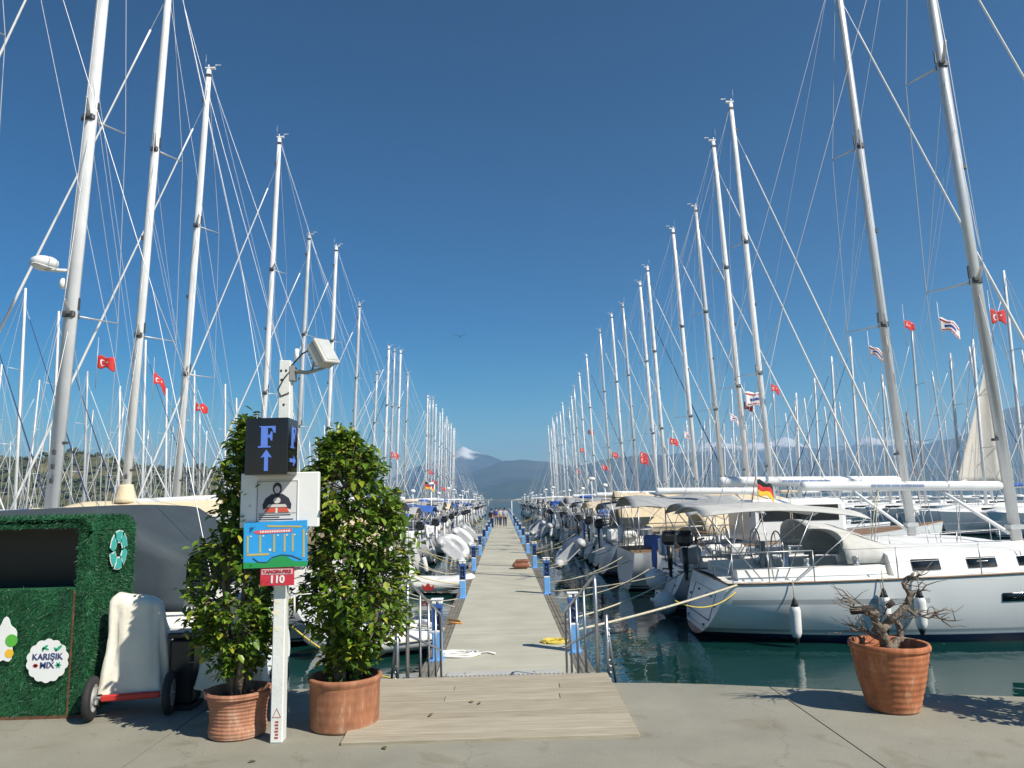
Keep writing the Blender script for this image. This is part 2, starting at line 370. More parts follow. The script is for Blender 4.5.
# ------------------------------------------------------------------ wooden ramp and gangway
def ramp_gangway():
    m, b, t = new_mat('ramp_planks')
    tc = t.new('ShaderNodeTexCoord'); mp = t.new('ShaderNodeMapping'); mp.inputs['Scale'].default_value = (1.2, 14, 14); t.link(tc.outputs['Object'], mp.inputs['Vector'])
    n = t.new('ShaderNodeTexNoise'); n.inputs['Scale'].default_value = 3; n.inputs['Detail'].default_value = 6; t.link(mp.outputs['Vector'], n.inputs['Vector'])
    g = t.new('ShaderNodeNewGeometry')
    ad = t.new('ShaderNodeMath', operation='MULTIPLY_ADD'); ad.inputs[1].default_value = .25; t.link(g.outputs['Random Per Island'], ad.inputs[0]); t.link(n.outputs['Fac'], ad.inputs[2])
    r = t.new('ShaderNodeValToRGB'); r.color_ramp.elements[0].position = .32; r.color_ramp.elements[0].color = (.25, .215, .15, 1); r.color_ramp.elements[1].position = .85; r.color_ramp.elements[1].color = (.40, .355, .27, 1)
    t.link(ad.outputs[0], r.inputs['Fac']); t.link(r.outputs['Color'], b.inputs['Base Color']); b.inputs['Roughness'].default_value = .85
    bp = t.new('ShaderNodeBump'); bp.inputs['Strength'].default_value = .4; bp.inputs['Distance'].default_value = .01; t.link(n.outputs['Fac'], bp.inputs['Height']); t.link(bp.outputs['Normal'], b.inputs['Normal'])
    root = empty('boarding_ramp', (-.11, 6.25, 0))
    tag(root, 'low ramp of weathered timber planks lying on the quay before the pontoon', 'ramp')
    o = MB(); rnd = random.Random(3)
    ys = [-.80 + .145 * i for i in range(11)]
    for i, y0 in enumerate(ys):
        z = .012 + .05 * (i / 10)
        cuts = [-1.05, 1.03]
        if i in (8,): cuts = [-1.05, -.38 + rnd.uniform(-.04, .04), .56, 1.03]
        if i == 6: cuts = [-1.05, -.40, .54, 1.03]
        for a, c in zip(cuts, cuts[1:]):
            o.box(((a + c) / 2, y0 + .0715, z + rnd.uniform(-.002, .002)), (c - a - .004, .1435, .03), rot=(R(2.0), 0, 0), bev=.004)
    o.build('plank_surface', m, root)
    bm = mat('ramp_bearer', (.13, .10, .07), .9)
    for x in (-1.0, -.35, .3, .98): k = MB(); k.box((x, .36, .02), (.05, .85, .034)); k.build('bearer', bm, root)
    # gangway
    root = empty('gangway', (-.03, 7.06, .03))
    tag(root, 'metal gangway leading from the quay edge down to the pontoon', 'gangway')
    sl = -math.atan2(.86, 3.75); L = math.hypot(.86, 3.75)
    mg = mat('gangway_plate', (.33, .34, .34), .5, .5, var=.15, scale=20)
    o = MB()
    dirv = V(0, math.cos(sl), math.sin(sl))
    for i in range(18):
        p = dirv * (L * (i + .5) / 18); o.box(p, (1.62, L / 18 - .012, .04), rot=(sl, 0, 0))
    for s in (-1, 1): o.box(dirv * (L / 2) + V(s * .82, 0, -.03), (.05, L, .16), rot=(sl, 0, 0))
    o.build('deck', mg, root)
    h = MB()
    h.box((0, 0, .012), (1.86, .12, .02), bev=.004)
    for i in range(46): h.box((-.91 + i * .0405, .03, .028), (.022, .10, .014))
    h.build('grating_strip', mat('grating_steel', (.22, .22, .20), .6, .3), root)
    f = MB(); f.box((0, 3.95, -.865 + .012), (1.66, .72, .02), rot=(R(-1), 0, 0), bev=.004)
    for s in (-.55, .45):
        f.box((s + .05, 4.18, -.865 + .03), (.14, .05, .02)); f.box((s + .05, 4.12, -.865 + .03), (.10, .03, .02))
    f.build('landing_flap', mat('flap_aluminium', (.46, .455, .42), .6, .1, var=.08), root)
    for s in (-1, 1):
        r_ = MB(); x = s * .87
        P0 = V(x, .02, -.08); hgt = V(0, 0, .98)
        top = [P0 + hgt + dirv * q for q in (0, L - .15)]
        r_.tube([P0 + dirv * 0, P0 + hgt - V(0, 0, .04), P0 + hgt + dirv * .05, top[1] - dirv * .05, top[1] + V(0, .03, -.05), P0 + dirv * (L - .1)], .0175, 8)
        r_.tube([P0 + V(0, 0, .5), P0 + V(0, 0, .5) + dirv * (L - .12)], .013, 6)
        for q in (.28, .52, .76): r_.tube([P0 + dirv * (L * q), P0 + hgt + dirv * (L * q)], .016, 6)
        r_.build('handrail', M['steel'], root)
        # chain / stanchion cluster at the quay corner
        c = MB(); c.tube([P0 + V(s * .10, .05, 0), P0 + V(s * .10, .05, .62)], .018, 6); c.tube([P0 + V(s * .17, .10, 0), P0 + V(s * .10, .05, .60)], .012, 6)
        for i in range(9): c.ball(P0 + V(s * (.11 + .01 * math.sin(i)), .05, .05 + .055 * i), .016, 5)
        c.build('corner_bracket', M['steel'], root)
ramp_gangway()

# ------------------------------------------------------------------ sailboat generator
def sheer_f(sp, t): return sp['zs'] + (sp['zb'] - sp['zs']) * t ** 1.5
def beam_f(sp, t):
    B = sp['B'] / 2; tr = sp['tr']
    if t <= .4: return B * (tr + (1 - tr) * math.sin(PI / 2 * t / .4))
    return max(.03, B * (1 - ((t - .4) / .6) ** 2.25))
def keel_f(sp, t):
    if t < .5: return sp['kz'] - (.5 + sp['kz']) * math.sin(PI / 2 * t / .5)
    return -.5 + .25 * ((t - .5) / .5) ** 2
def hull_pt(sp, t, a, side=1):
    s = sheer_f(sp, t); k = keel_f(sp, t); b = beam_f(sp, t); an = a * PI / 2
    y = b * max(0, math.cos(an)) ** (.42 + .5 * max(0, t - .4) + sp.get('tround', .26) * max(0, 1 - t / .2)); z = s - (s - k) * math.sin(an) ** 1.25
    d = (s - z) / max(.1, s - k)
    y *= 1 - .30 * max(0, t - .35) * d
    x = t * sp['L'] - .55 * t ** 6 * d + sp['rk'] * max(0, 1 - t / .12) * (z / s)
    return V(x, side * y, z)

def hull_mat(name, base, stripe, boot, anti, zs=(.10, .14, .20), band=(.70, .78), bandto=99.):
    m, b, t = new_mat(name)
    tc = t.new('ShaderNodeTexCoord'); sp = t.new('ShaderNodeSeparateXYZ'); t.link(tc.outputs['Object'], sp.inputs[0])
    nz = t.new('ShaderNodeTexNoise'); nz.inputs['Scale'].default_value = 1.2; nz.inputs['Detail'].default_value = 6; t.link(tc.outputs['Object'], nz.inputs['Vector'])
    rr = t.new('ShaderNodeValToRGB'); rr.color_ramp.elements[0].color = (*[x * .93 for x in base], 1); rr.color_ramp.elements[1].color = (*base, 1); rr.color_ramp.elements[0].position = .35; rr.color_ramp.elements[1].position = .65
    t.link(nz.outputs['Fac'], rr.inputs['Fac'])
    cur = rr.outputs['Color']
    def over(cur, lo, hi, c):
        g = t.new('ShaderNodeMath', operation='GREATER_THAN'); g.inputs[1].default_value = lo; t.link(sp.outputs['Z'], g.inputs[0])
        l = t.new('ShaderNodeMath', operation='LESS_THAN'); l.inputs[1].default_value = hi; t.link(sp.outputs['Z'], l.inputs[0])
        mu = t.new('ShaderNodeMath', operation='MULTIPLY'); t.link(g.outputs[0], mu.inputs[0]); t.link(l.outputs[0], mu.inputs[1])
        mx = t.new('ShaderNodeMix', data_type='RGBA'); t.link(mu.outputs[0], mx.inputs[0]); t.link(cur, mx.inputs[6]); mx.inputs[7].default_value = (*c, 1)
        return mx.outputs[2], mu
    if stripe:
        cur, mu = over(cur, band[0], band[1], stripe)
        gx = t.new('ShaderNodeMath', operation='GREATER_THAN'); gx.inputs[1].default_value = .52; t.link(sp.outputs['X'], gx.inputs[0]); mg_ = t.new('ShaderNodeMath', operation='MULTIPLY'); t.link(mu.outputs[0], mg_.inputs[0]); t.link(gx.outputs[0], mg_.inputs[1]); mu = mg_
        lx = t.new('ShaderNodeMath', operation='LESS_THAN'); lx.inputs[1].default_value = bandto; t.link(sp.outputs['X'], lx.inputs[0])
        m2 = t.new('ShaderNodeMath', operation='MULTIPLY'); t.link(mu.outputs[0], m2.inputs[0]); t.link(lx.outputs[0], m2.inputs[1])
        mix = cur.node; t.link(m2.outputs[0], mix.inputs[0])
    cur, _ = over(cur, zs[1], zs[2], boot)
    cur, _ = over(cur, -9, zs[0], anti)
    t.link(cur, b.inputs['Base Color']); b.inputs['Roughness'].default_value = .22
    return m
HULLS = [hull_mat('hull_white_grey_band', (.70, .72, .72), (.30, .31, .33), (.24, .29, .31), (.014, .030, .085)),
         hull_mat('hull_white_blue_band', (.71, .72, .72), (.05, .09, .30), (.05, .09, .30), (.02, .03, .07)),
         hull_mat('hull_white_plain', (.68, .70, .70), None, (.10, .12, .16), (.03, .03, .04)),
         hull_mat('hull_navy', (.03, .05, .13), None, (.6, .6, .6), (.10, .02, .02)),
         hull_mat('hull_broad_band', (.80, .81, .79), (.46, .48, .48), (.40, .46, .48), (.012, .030, .085), zs=(.17, .22, .28), band=(.80, .90), bandto=4.3)]

SPEC = dict(L=13.2, B=4.0, tr=.86, kz=.04, rk=.45, zs=1.15, zb=1.55, mast=17.0, mr=.12, mx=7.1, hull=2, roofh=.42)

def roof_prof(sp, t):
    """half section of the deck at t: five (y, z) pairs, from sheer to centreline"""
    b = beam_f(sp, t); s = sheer_f(sp, t)
    return b, s

def make_boat(label, cat='sailboat', detail=2, name='sailboat', **kw):
    sp = dict(SPEC); sp.update(kw)
    L = sp['L']
    root = empty(name); tag(root, label, cat)
    # hull ------------------------------------------------------------
    nS, nA = (34, 12) if detail > 1 else (14, 6)
    ts = [(i / nS) ** .85 for i in range(nS + 1)] if detail > 1 else [i / nS for i in range(nS + 1)]
    h = MB()
    vs = []
    for t in ts:
        vs += [hull_pt(sp, t, j / nA, -1) for j in range(nA + 1)] + [hull_pt(sp, t, 1 - j / nA, 1) for j in range(1, nA + 1)]
    k = 2 * nA + 1
    fs = [(i * k + j, i * k + j + 1, (i + 1) * k + j + 1, (i + 1) * k + j) for i in range(nS) for j in range(k - 1)]
    h.add(vs, fs)
    h.add(vs[:k], [tuple(range(k))[::-1]], False)
    h.build('hull', HULLS[sp['hull']], root)
    if sp.get('tround', .26) > .3:
        tp_ = MB()
        def tpt(y, z): return V(sp['rk'] * z / sp['zs'] - .008, y, z)
        hw_ = sp['B'] * .5 * sp['tr']
        tp_.tube([tpt(y, .42) for y in (-hw_ * .62, 0, hw_ * .62)], .011, 4)
        tp_.tube([tpt(-hw_ * .62, .42), tpt(-hw_ * .60, .98), tpt(hw_ * .60, .98), tpt(hw_ * .62, .42)], .007, 4)
        for y, z in ((-hw_ * .7, .72), (-hw_ * .45, .30), (hw_ * .45, .30), (hw_ * .7, .72), (-hw_ * .3, .88), (hw_ * .3, .88)): tp_.ball(tpt(y, z), .028, 5)
        tp_.build('transom_fitting', M['fitting'], root)
        lt_ = MB(); rq = random.Random(6); y_ = -hw_ * .42
        while y_ < -hw_ * .12: d_ = rq.uniform(.03, .07); lt_.box(tpt(y_, .86), (.006, d_, .06)); y_ += d_ + .02
        lt_.build('transom_lettering', mat_ltr, root)
    # deck ------------------------------------------------------------
    d = MB(); d.smooth = False
    A0, C0, C1 = .03, sp.get('C0', .36), .74; A1 = C0 - .01
    def prof(t, kind):
        p = hull_pt(sp, t, 0); b, s, x = p.y, p.z, p.x
        if kind == 'deck': q = [(b, s), (.80 * b, s + .03), (.62 * b, s + .05), (.48 * b, s + .06), (.24 * b, s + .075), (0, s + .08)]
        elif kind == 'pit': q = [(b, s), (.80 * b, s + .03), (.76 * b, s + .24), (.56 * b, s + .24), (.52 * b, s - .32), (0, s - .34)]
        else:
            u = (t - C0) / (C1 - C0); hh = sp['roofh'] * (1 - .35 * u - .65 * max(0, (u - .6) / .4) ** 1.6)
            wd = .74 - .10 * u
            q = [(b, s), (wd * b + .02, s + .035), (wd * b - .10 * hh / .4, s + .05 + hh * .88), ((wd - .16) * b, s + .06 + hh), (.25 * b, s + .07 + hh * 1.08), (0, s + .075 + hh * 1.10)]
        return [V(x, -y, z) for y, z in q] + [V(x, y, z) for y, z in q[-2::-1]]
    st = [(0.0, 'deck'), (A0, 'deck'), (A0, 'pit')] + [(A0 + (A1 - A0) * i / 5, 'pit') for i in range(1, 6)] + [(A1, 'deck'), (C0, 'deck')]
    st += [(C0 + (C1 - C0) * i / 10, 'roof') for i in range(11)] + [(C1 + .004, 'deck')] + [(C1 + (1 - C1) * i / 6, 'deck') for i in range(1, 7)]
    vs = []; n = 11
    for t, kd in st: vs += prof(t, kd)
    d.add(vs, [(i * n + j, (i + 1) * n + j, (i + 1) * n + j + 1, i * n + j + 1)[::-1] for i in range(len(st) - 1) for j in range(n - 1)])
    d.build('deck', M['deckwhite'], root)
    def side_patch(t0, t1, f0, f1, s, off=.012):
        def f(u, v):
            t = t0 + (t1 - t0) * u; pr = prof(t, 'roof'); a, c = (pr[1], pr[2]) if s < 0 else (pr[9], pr[8])
            p = a.lerp(c, f0 + (f1 - f0) * v); return p + V(0, s * off, off * .3)
        return f
    wins = sp.get('wins', [(.40, .47), (.50, .57), (.60, .65)])
    if detail > 1:
        for s in (-1, 1):
            for a, c in wins:
                w_ = MB(); w_.sheet(3, 1, side_patch(a, c, .16, .74, s), .012); w_.build('window', M['glass'], root)
    else:
        for s in (-1, 1):
            w_ = MB(); w_.sheet(3, 1, side_patch(.42, .62, .30, .80, s, .02), .012); w_.build('window', M['glass'], root)
    # hull windows
    for (t0, t1, a0, a1) in sp.get('hwins', []):
        for s in (-1, 1):
            w_ = MB(); w_.sheet(3, 1, lambda u, v: hull_pt(sp, t0 + (t1 - t0) * u, a0 + (a1 - a0) * v, s) + V(0, s * .006, 0), .012); w_.build('hull_window', M['glass'], root)
    # rub rail
    if detail > 1:
        r_ = MB()
        for s in (-1, 1): r_.tube([hull_pt(sp, t, 0, s) + V(0, s * .004, .012) for t in ts], .022 if sp['L'] > 12 else .018, 5)
        r_.tube([hull_pt(sp, 0, 0, -1) + V(-.004, 0, .012), hull_pt(sp, 0, 0, 1) + V(-.004, 0, .012)], .022, 5)
        r_.build('toe_rail', M[sp.get('rail', 'alu')], root)
    # mast group: origin at the foot so heights may differ between copies
    foot = V(sp['mx'], 0, sheer_f(sp, sp['mx'] / L) + (.05 + sp['roofh'] * .85)); H = sp['mast'] - foot.z; mr = sp['mr']; lean = -.03
    def mp(f, y=0, dx=0): return V(lean * H * f + dx, y, H * f)
    mm = MB()
    n = 10 if detail > 1 else 6
    mm.tube([mp(0), mp(.5), mp(.86), mp(1)], [mr, mr, mr * .92, mr * .72], n, sx=1.0, up=(1, 0, 0))
    # flatten athwartships
    mm.v = [(x, y * .66, z) for x, y, z in mm.v]
    if detail > 1:
        mm.box(mp(1) + V(-.05, 0, .03), (.34, .12, .05)); mm.box(mp(.02), (mr * 2.4, mr * 1.9, .10))
        mm.tube([mp(.05, 0, -mr * .98), mp(.97, 0, -mr * .72)], .012, 4)
        mm.cm = 1
        for q in sp.get('sprd', (.34, .65)): mm.box(mp(q), (mr * 1.7, mr * 1.75, .16), bev=.02); mm.box(mp(q + .012, 0, -mr), (.05, .05, .30))
        mm.box(mp(.5, 0, mr * 1.05), (.10, .10, .14), bev=.02); mm.box(mp(.93, 0, mr * .9), (.10, .08, .16)); mm.box(mp(.13, 0, -mr * .9), (.14, .12, .06)); mm.box(mp(.985), (mr * 1.5, mr * 1.2, .10))
        for q in (.09, .105, .12): mm.box(mp(q, mr * .72, 0), (.08, .05, .12), bev=.01)
        mm.cm = 0
    mast = mm.build('mast', [M[sp.get('mastm', 'mastwhite')], M['fitting']], root, loc=foot)
    rg = MB()
    sb = beam_f(sp, sp['mx'] / L) * .93; sz = sheer_f(sp, sp['mx'] / L) - foot.z
    bow = V(L - .25, 0, sp['zb'] + .1) - foot; stern = V(sp['rk'] + .05, 0, sp['zs'] + .1) - foot
    sprd = sp.get('sprd', (.34, .65)); sw = sp.get('sweep', .42)
    wr = sp.get('wire', .009)
    tips = {}
    for s in (-1, 1):
        pts = [V(-.25, s * sb, sz)]
        for q, ln in zip(sprd, (1.30, 1.02)):
            a = mp(q, s * mr * .5); tip = mp(q, s * ln * math.cos(sw), -ln * math.sin(sw)) + V(0, 0, .06); tips[(s, q)] = tip; pts.append(tip)
            if detail > 1:
                k_ = MB(); k_.tube([a, tip], [.055, .028], 6, sx=.45); k_.build('spreader', M['alu'], mast)
            else: rg.tube([a, tip], .03, 4)
        pts.append(mp(.985)); rg.tube(pts, wr, 4, cap=False)
        rg.tube([V(-.45, s * sb * .97, sz), mp(sprd[0] - .005)], wr, 4, cap=False)
        if detail > 1: rg.tube([tips[(s, sprd[0])], mp(sprd[1] - .01)], wr * .8, 4, cap=False)
    fh = sp.get('fs', .93)
    rg.tube([bow, mp(fh)], wr, 4, cap=False)
    # split backstay
    bj = stern.lerp(mp(.995), .33)
    rg.tube([mp(.995), bj], wr, 4, cap=False)
    for s in (-1, 1): rg.tube([bj, stern + V(0, s * sp['B'] * .36, 0)], wr, 4, cap=False)
    if detail > 1:  # topping lift, halyards, lazyjacks
        rg.tube([mp(.99, 0, -.1), V(-4.6, 0, 1.5)], wr * .6, 3, cap=False)
        for s in (-1, 1): rg.tube([mp(.55, s * .1), V(-2.4, s * .15, 1.5)], wr * .5, 3, cap=False)
    rg.build('rigging', M['wire'], root, loc=foot)
    if detail > 1:
        mh = MB(); tp = mp(1)
        mh.tube([tp + V(.12, 0, .05), tp + V(.12, 0, .6)], .005, 4); mh.tube([tp + V(-.05, 0, .05), tp + V(-.26, .04, .17)], .006, 4)
        mh.box(tp + V(-.32, .04, .19), (.17, .012, .035)); mh.ball(tp + V(-.22, .04, .2), .025, 5)
        mh.tube([tp + V(.02, 0, .05), tp + V(.02, 0, .18)], .03, 6)
        mh.build('wind_vane', M['alu'], mast)
    if sp.get('furl', True):
        fm = M[sp.get('furlm', 'sailwhite')]
        fu = MB(); a, c = bow.lerp(mp(fh), .05), bow.lerp(mp(fh), .93)
        pts = [a.lerp(c, i / 12) for i in range(13)]
        fu.tube(pts, [.026 + .023 * math.sin(PI * min(1, (i + 1.5) / 10)) * (1 - i / 18) for i in range(13)], 8 if detail > 1 else 5)
        if detail > 1: fu.tube([bow.lerp(mp(fh), .02), bow.lerp(mp(fh), .035)], .13, 10)
        fu.build('furled_sail', fm, root, loc=foot)
    # boom
    if sp.get('boom', True):
        bz = sp.get('boomz', 3.0) - foot.z; bl = sp.get('booml', 4.6)
        bo = MB(); a = V(-mr - .06, 0, bz); c = V(-mr - bl, 0, bz + .10)
        if sp.get('cover') is None:
            rr = sp.get('boomr', .125)
            bo.tube([a + (c - a) * q for q in (0, .02, .5, .98, 1)], [rr * .7, rr, rr, rr, rr * .85], 8, sx=1.15)
        else: bo.tube([a, c], .08, 8)
        bm_ = bo.build('boom', M['mastwhite'], root, loc=foot)
        if sp.get('letters'):
            bl_ = MB(); rl = random.Random(3); u = .40
            while u < .66:
                d_ = rl.uniform(.010, .022); p_ = a.lerp(c, u); bl_.box(p_ + V(0, -sp.get('boomr', .125) - .001, .01), (bl * d_ * .8, .004, .055)); u += d_
            bl_.build('boom_lettering', mat_ltr, bm_)
        if sp.get('cover') is not None:
            cv = MB(); ns = 10
            vs = []
            for i in range(ns + 1):
                u = i / ns; p = a.lerp(c, u); hh = (.46 - .22 * u) * (.9 + .1 * math.sin(9 * u)) ; ww = .17 - .05 * u
                for j in range(8):
                    an = 2 * PI * j / 8; vs.append(p + V(0, ww * math.cos(an) * (1 - .45 * max(0, math.sin(an))), .02 + hh * .5 * (1 + math.sin(an)) - .06))
            cv.add(vs, [(i * 8 + j, i * 8 + (j + 1) % 8, (i + 1) * 8 + (j + 1) % 8, (i + 1) * 8 + j) for i in range(ns) for j in range(8)] + [tuple(range(8))[::-1], tuple(range(ns * 8, ns * 8 + 8))])
            cv.build('sail_cover', M[sp['cover']], bm_)
        if detail > 1:
            vg = MB(); vg.tube([V(-mr - .02, 0, .22), a.lerp(c, .30) + V(0, 0, -.12)], [.045, .035], 8); vg.build('boom_vang', M['mastwhite'], root, loc=foot)
            ms = MB(); ms.tube([a.lerp(c, .62) + V(0, .04, -.1), V(-3.2, .1, -.15)], .012, 4); ms.tube([a.lerp(c, .62) + V(0, -.04, -.1), V(-3.2, -.1, -.15)], .012, 4); ms.build('mainsheet', M['rope'], root, loc=foot)
    if detail < 2: return root
    # pulpits, guard rails
    def rail_at(t, hgt, s): p = hull_pt(sp, t, 0, s); return V(p.x, p.y * .96, p.z + hgt)
    for s in (-1, 1):
      pp = MB()
      for hgt in (.30, .62): pp.tube([rail_at(.16, hgt, s), rail_at(.08, hgt, s), rail_at(.012, hgt, s), V(sp['rk'] * .9, s * sp['B'] * .18, sp['zs'] + hgt)], .0135, 5)
      for t in (.16, .085, .012): pp.tube([rail_at(t, 0, s), rail_at(t, .62, s)], .0135, 5)
      pp.tube([V(sp['rk'] * .9, s * sp['B'] * .18, sp['zs']), V(sp['rk'] * .9, s * sp['B'] * .18, sp['zs'] + .62)], .0135, 5)
      pp.build('pushpit', M['steel'], root)
    pl = MB()
    for s in (-1, 1):
        pl.tube([rail_at(.88, .62, s), rail_at(.95, .66, s), V(L + .05, s * .10, sp['zb'] + .68)], .0135, 5)
        for t in (.88, .95): pl.tube([rail_at(t, 0, s), rail_at(t, .64, s)], .0135, 5)
    pl.tube([V(L + .05, -.1, sp['zb'] + .68), V(L + .05, .1, sp['zb'] + .68)], .0135, 5); pl.tube([V(L + .05, .1, sp['zb'] + .68), V(L - .15, .05, sp['zb'])], .0135, 5)
    pl.build('pulpit', M['steel'], root)
    gr = MB(); sts = [.16, .28, .40, .52, .64, .76, .88]
    for s in (-1, 1):
        for t in sts[1:-1]: gr.tube([rail_at(t, 0, s), rail_at(t, .62, s)], .0125, 5)
        for hgt in (.33, .61): gr.tube([rail_at(t, hgt, s) for t in sts], .006, 4)
    gr.build('guardrail', M['steel'], root)
    # steering wheel and pedestal
    for sy in sp.get('wheels', (0,)):
        st_ = MB(); c = V(1.75, sy, sp['zs'] + .58)
        st_.ring(c, .42, .016, 'x', 20, 5)
        for i in range(5): st_.tube([c, c + V(0, .42 * math.cos(i * 1.2566), .42 * math.sin(i * 1.2566))], .009, 4)
        st_.tube([c + V(.16, 0, -.9), c + V(.16, 0, .12)], [.10, .07], 8); st_.tube([c, c + V(.16, 0, 0)], .03, 6)
        st_.build('steering_wheel', M['steel'], root)
    # winches and cockpit gear
    for s in (-1, 1):
        for x in (2.2, 3.2): wn = MB(); wn.lathe([(.075, 0), (.07, .05), (.05, .08), (.06, .16), (.07, .18), (.02, .19)], 10, Matrix.Translation(V(x, s * beam_f(sp, x / L) * .66, sheer_f(sp, x / L) + .24))); wn.build('winch', M['steel'], root)
    if sp.get('spray'):
        cm = M[sp['spray']]; C0_ = sp.get('C0', .36); sl_k = sp.get('sprayl', 1.75); x0 = (C0_ - .005) * L; b = beam_f(sp, C0_) * .66; z0 = sheer_f(sp, C0_) + .24
        sh = MB()
        def f(u, v):
            an = PI * v; q = math.cos(an); zz = max(0, math.sin(an)) ** .62
            hgt = sp.get('sprayh', .78) * (1 - .74 * u ** 1.5)
            return V(x0 - .72 + sl_k * u - .12 * zz, b * (1 - .1 * u) * q, z0 + .02 + hgt * zz + .10 * u * zz)
        sh.sheet(8, 16, f, .02); so_ = sh.build('sprayhood', cm, root)
        sw_ = MB()
        def g(u, v):
            p = V(*f(.50 + .36 * u, .30 + .40 * v)); return p + V(.012, 0, .018)
        sw_.sheet(4, 8, g, .006); sw_.build('sprayhood_window', mat_vinyl, so_)
    if sp.get('bimini'):
        cm = M[sp['bimini']]; zc = sp.get('bz', 2.62); x0, x1 = sp.get('bx', (.1, 2.9)); hw = sp['B'] * .40
        bi = MB()
        def f(u, v):
            y = -1 + 2 * v
            sag = -.035 * math.sin(PI * 2 * u) ** 2
            return V(x0 + (x1 - x0) * u, hw * y, zc + sp.get('barch', .28) * (1 - abs(y) ** 2.6) - .16 * (2 * u - 1) ** 2 * .9 + sag * (1 - y * y) - (sp.get('bdrop', 0) * u))
        bi.sheet(14, 12, f, .018); bo_ = bi.build('bimini', cm, root)
        fr = MB()
        for u in (.03, .35, .66, .97):
            pts = [V(*f(u, v / 10)) + V(0, 0, -.02) for v in range(11)]
            fr.tube(pts, .0125, 5)
            for s, q in ((-1, pts[0]), (1, pts[-1])):
                fx = x0 + (x1 - x0) * (.42 + .2 * (u - .5)); fr.tube([q, V(fx, s * beam_f(sp, fx / L) * .93, sheer_f(sp, fx / L) + .05)], .0125, 5)
        fr.build('bimini_frame', M['steel'], bo_)
    if sp.get('arch'):
        ar = MB(); hw = sp['B'] * .40
        for x in (.35, .85):
            ar.tube([V(x + .35, -hw, sp['zs']), V(x, -hw, sp['zs'] + 1.5), V(x, -hw * .8, sp['zs'] + 1.75), V(x, hw * .8, sp['zs'] + 1.75), V(x, hw, sp['zs'] + 1.5), V(x + .35, hw, sp['zs'])], .02, 6)
        aro = ar.build('stern_arch', M['steel'], root)
        so_ = MB(); so_.box((.6, -.55, sp['zs'] + 1.84), (.75, 1.0, .03), rot=(0, R(4), 0)); so_.box((.6, .55, sp['zs'] + 1.84), (.75, 1.0, .03), rot=(0, R(4), 0)); so_.build('solar_panel', M['glass'], aro)
    if sp.get('outboard'):
        s = sp['outboard']; c = V(.18, s * sp['B'] * .30, sp['zs'] + .62)
        ob = MB(); ob.box(c + V(0, 0, .14), (.40, .30, .34), bev=.10); ob.box(c + V(.02, 0, .31), (.30, .22, .08), bev=.035)
        ob.tube([c + V(0, 0, -.05), c + V(0, 0, -.62)], [.085, .055], 8); ob.tube([c + V(0, 0, -.62), c + V(.02, 0, -.82)], [.05, .02], 8); ob.box(c + V(-.06, 0, -.62), (.28, .16, .02)); ob.tube([c + V(.1, 0, .05), c + V(.5, .1, .15)], .02, 6)
        ob.ring(c + V(-.02, 0, -.76), .07, .015, 'x', 10, 4)
        ob.build('outboard_motor', M['black'], root)
    if sp.get('ring'):
        lr = MB(); s = sp['ring']; lr.ring(V(.35, s * sp['B'] * .36, sp['zs'] + .42), .26, .06, 'x', 16, 6); lr.build('lifebuoy', M[sp.get('ringm', 'flagwhite')], root)
    if sp.get('passerelle'):
        ps = MB(); q = sp['passerelle']; a, c = V(.25, q, sp['zs'] + .15), V(-1.0, q, sp['zs'] + 1.75)
        ps.box((a + c) / 2, ((c - a).length, .36, .045), rot=(0, math.atan2(c.z - a.z, -(c.x - a.x)), 0), bev=.01)
        ps.tube([c, V(.3, q, sp['zs'] + 2.4)], .008, 4); ps.build('passerelle', M['alu'], root)
    if sp.get('liferaft'):
        q = sp['liferaft']; lf = MB(); lf.box(V(.42, q, sp['zs'] + .42), (.34, .72, .44), bev=.07)
        for d_ in (-.2, .2): lf.box(V(.42, q + d_, sp['zs'] + .42), (.355, .04, .455), bev=.07)
        lf.build('liferaft', M['gel'], root)
    if sp.get('windgen'):
        q = sp['windgen']; wg = MB(); T_ = V(.4, q, sp['zs'] + 2.7); wg.tube([V(.4, q, sp['zs']), T_], .025, 6); wg.ball(T_ + V(0, 0, .05), .09, 6, (2.0, 1, 1))
        for i in range(5): wg.tube([T_ + V(-.18, 0, .05), T_ + V(-.18, .55 * math.cos(i * 1.2566), .05 + .55 * math.sin(i * 1.2566))], [.045, .015], 4, sx=.3)
        wg.build('wind_generator', M['gel'], root)
    if sp.get('aerial'):
        q = sp['aerial']; ae = MB(); ae.tube([V(.5, q, sp['zs']), V(.5, q, sp['zs'] + 2.3)], .02, 6); ae.lathe([(.02, 0), (.11, .01), (.12, .06), (.10, .12), (.02, .15)], 12, Matrix.Translation((.5, q, sp['zs'] + 2.28))); ae.build('aerial_pole', M['gel'], root)
    if sp.get('bags'):
        rr_ = random.Random(sp['bags'])
        for mk in ('bluecanvas', 'gel', 'palecanvas', 'greycanvas', 'dinghywhite'):
            bg_ = MB(); bg_.box(V(rr_.uniform(.5, 2.6), rr_.choice([-1, 1]) * rr_.uniform(1.05, 1.5), sp['zs'] + rr_.uniform(.3, .45)), (rr_.uniform(.3, .7), rr_.uniform(.2, .4), rr_.uniform(.2, .5)), rot=(0, 0, rr_.uniform(-.5, .5)), bev=.08)
            bg_.build('deck_bag', M[mk], root)
        tw = MB(); y_ = rr_.uniform(-1.2, .6); tw.sheet(6, 6, lambda u, v: V(.02 + .03 * math.sin(u * 9 + v * 3), y_ + .6 * u, sp['zs'] + .64 - .75 * v), .01); tw.build('hung_towel', M[rr_.choice(['flagwhite', 'bluecanvas', 'sailwhite'])], root)
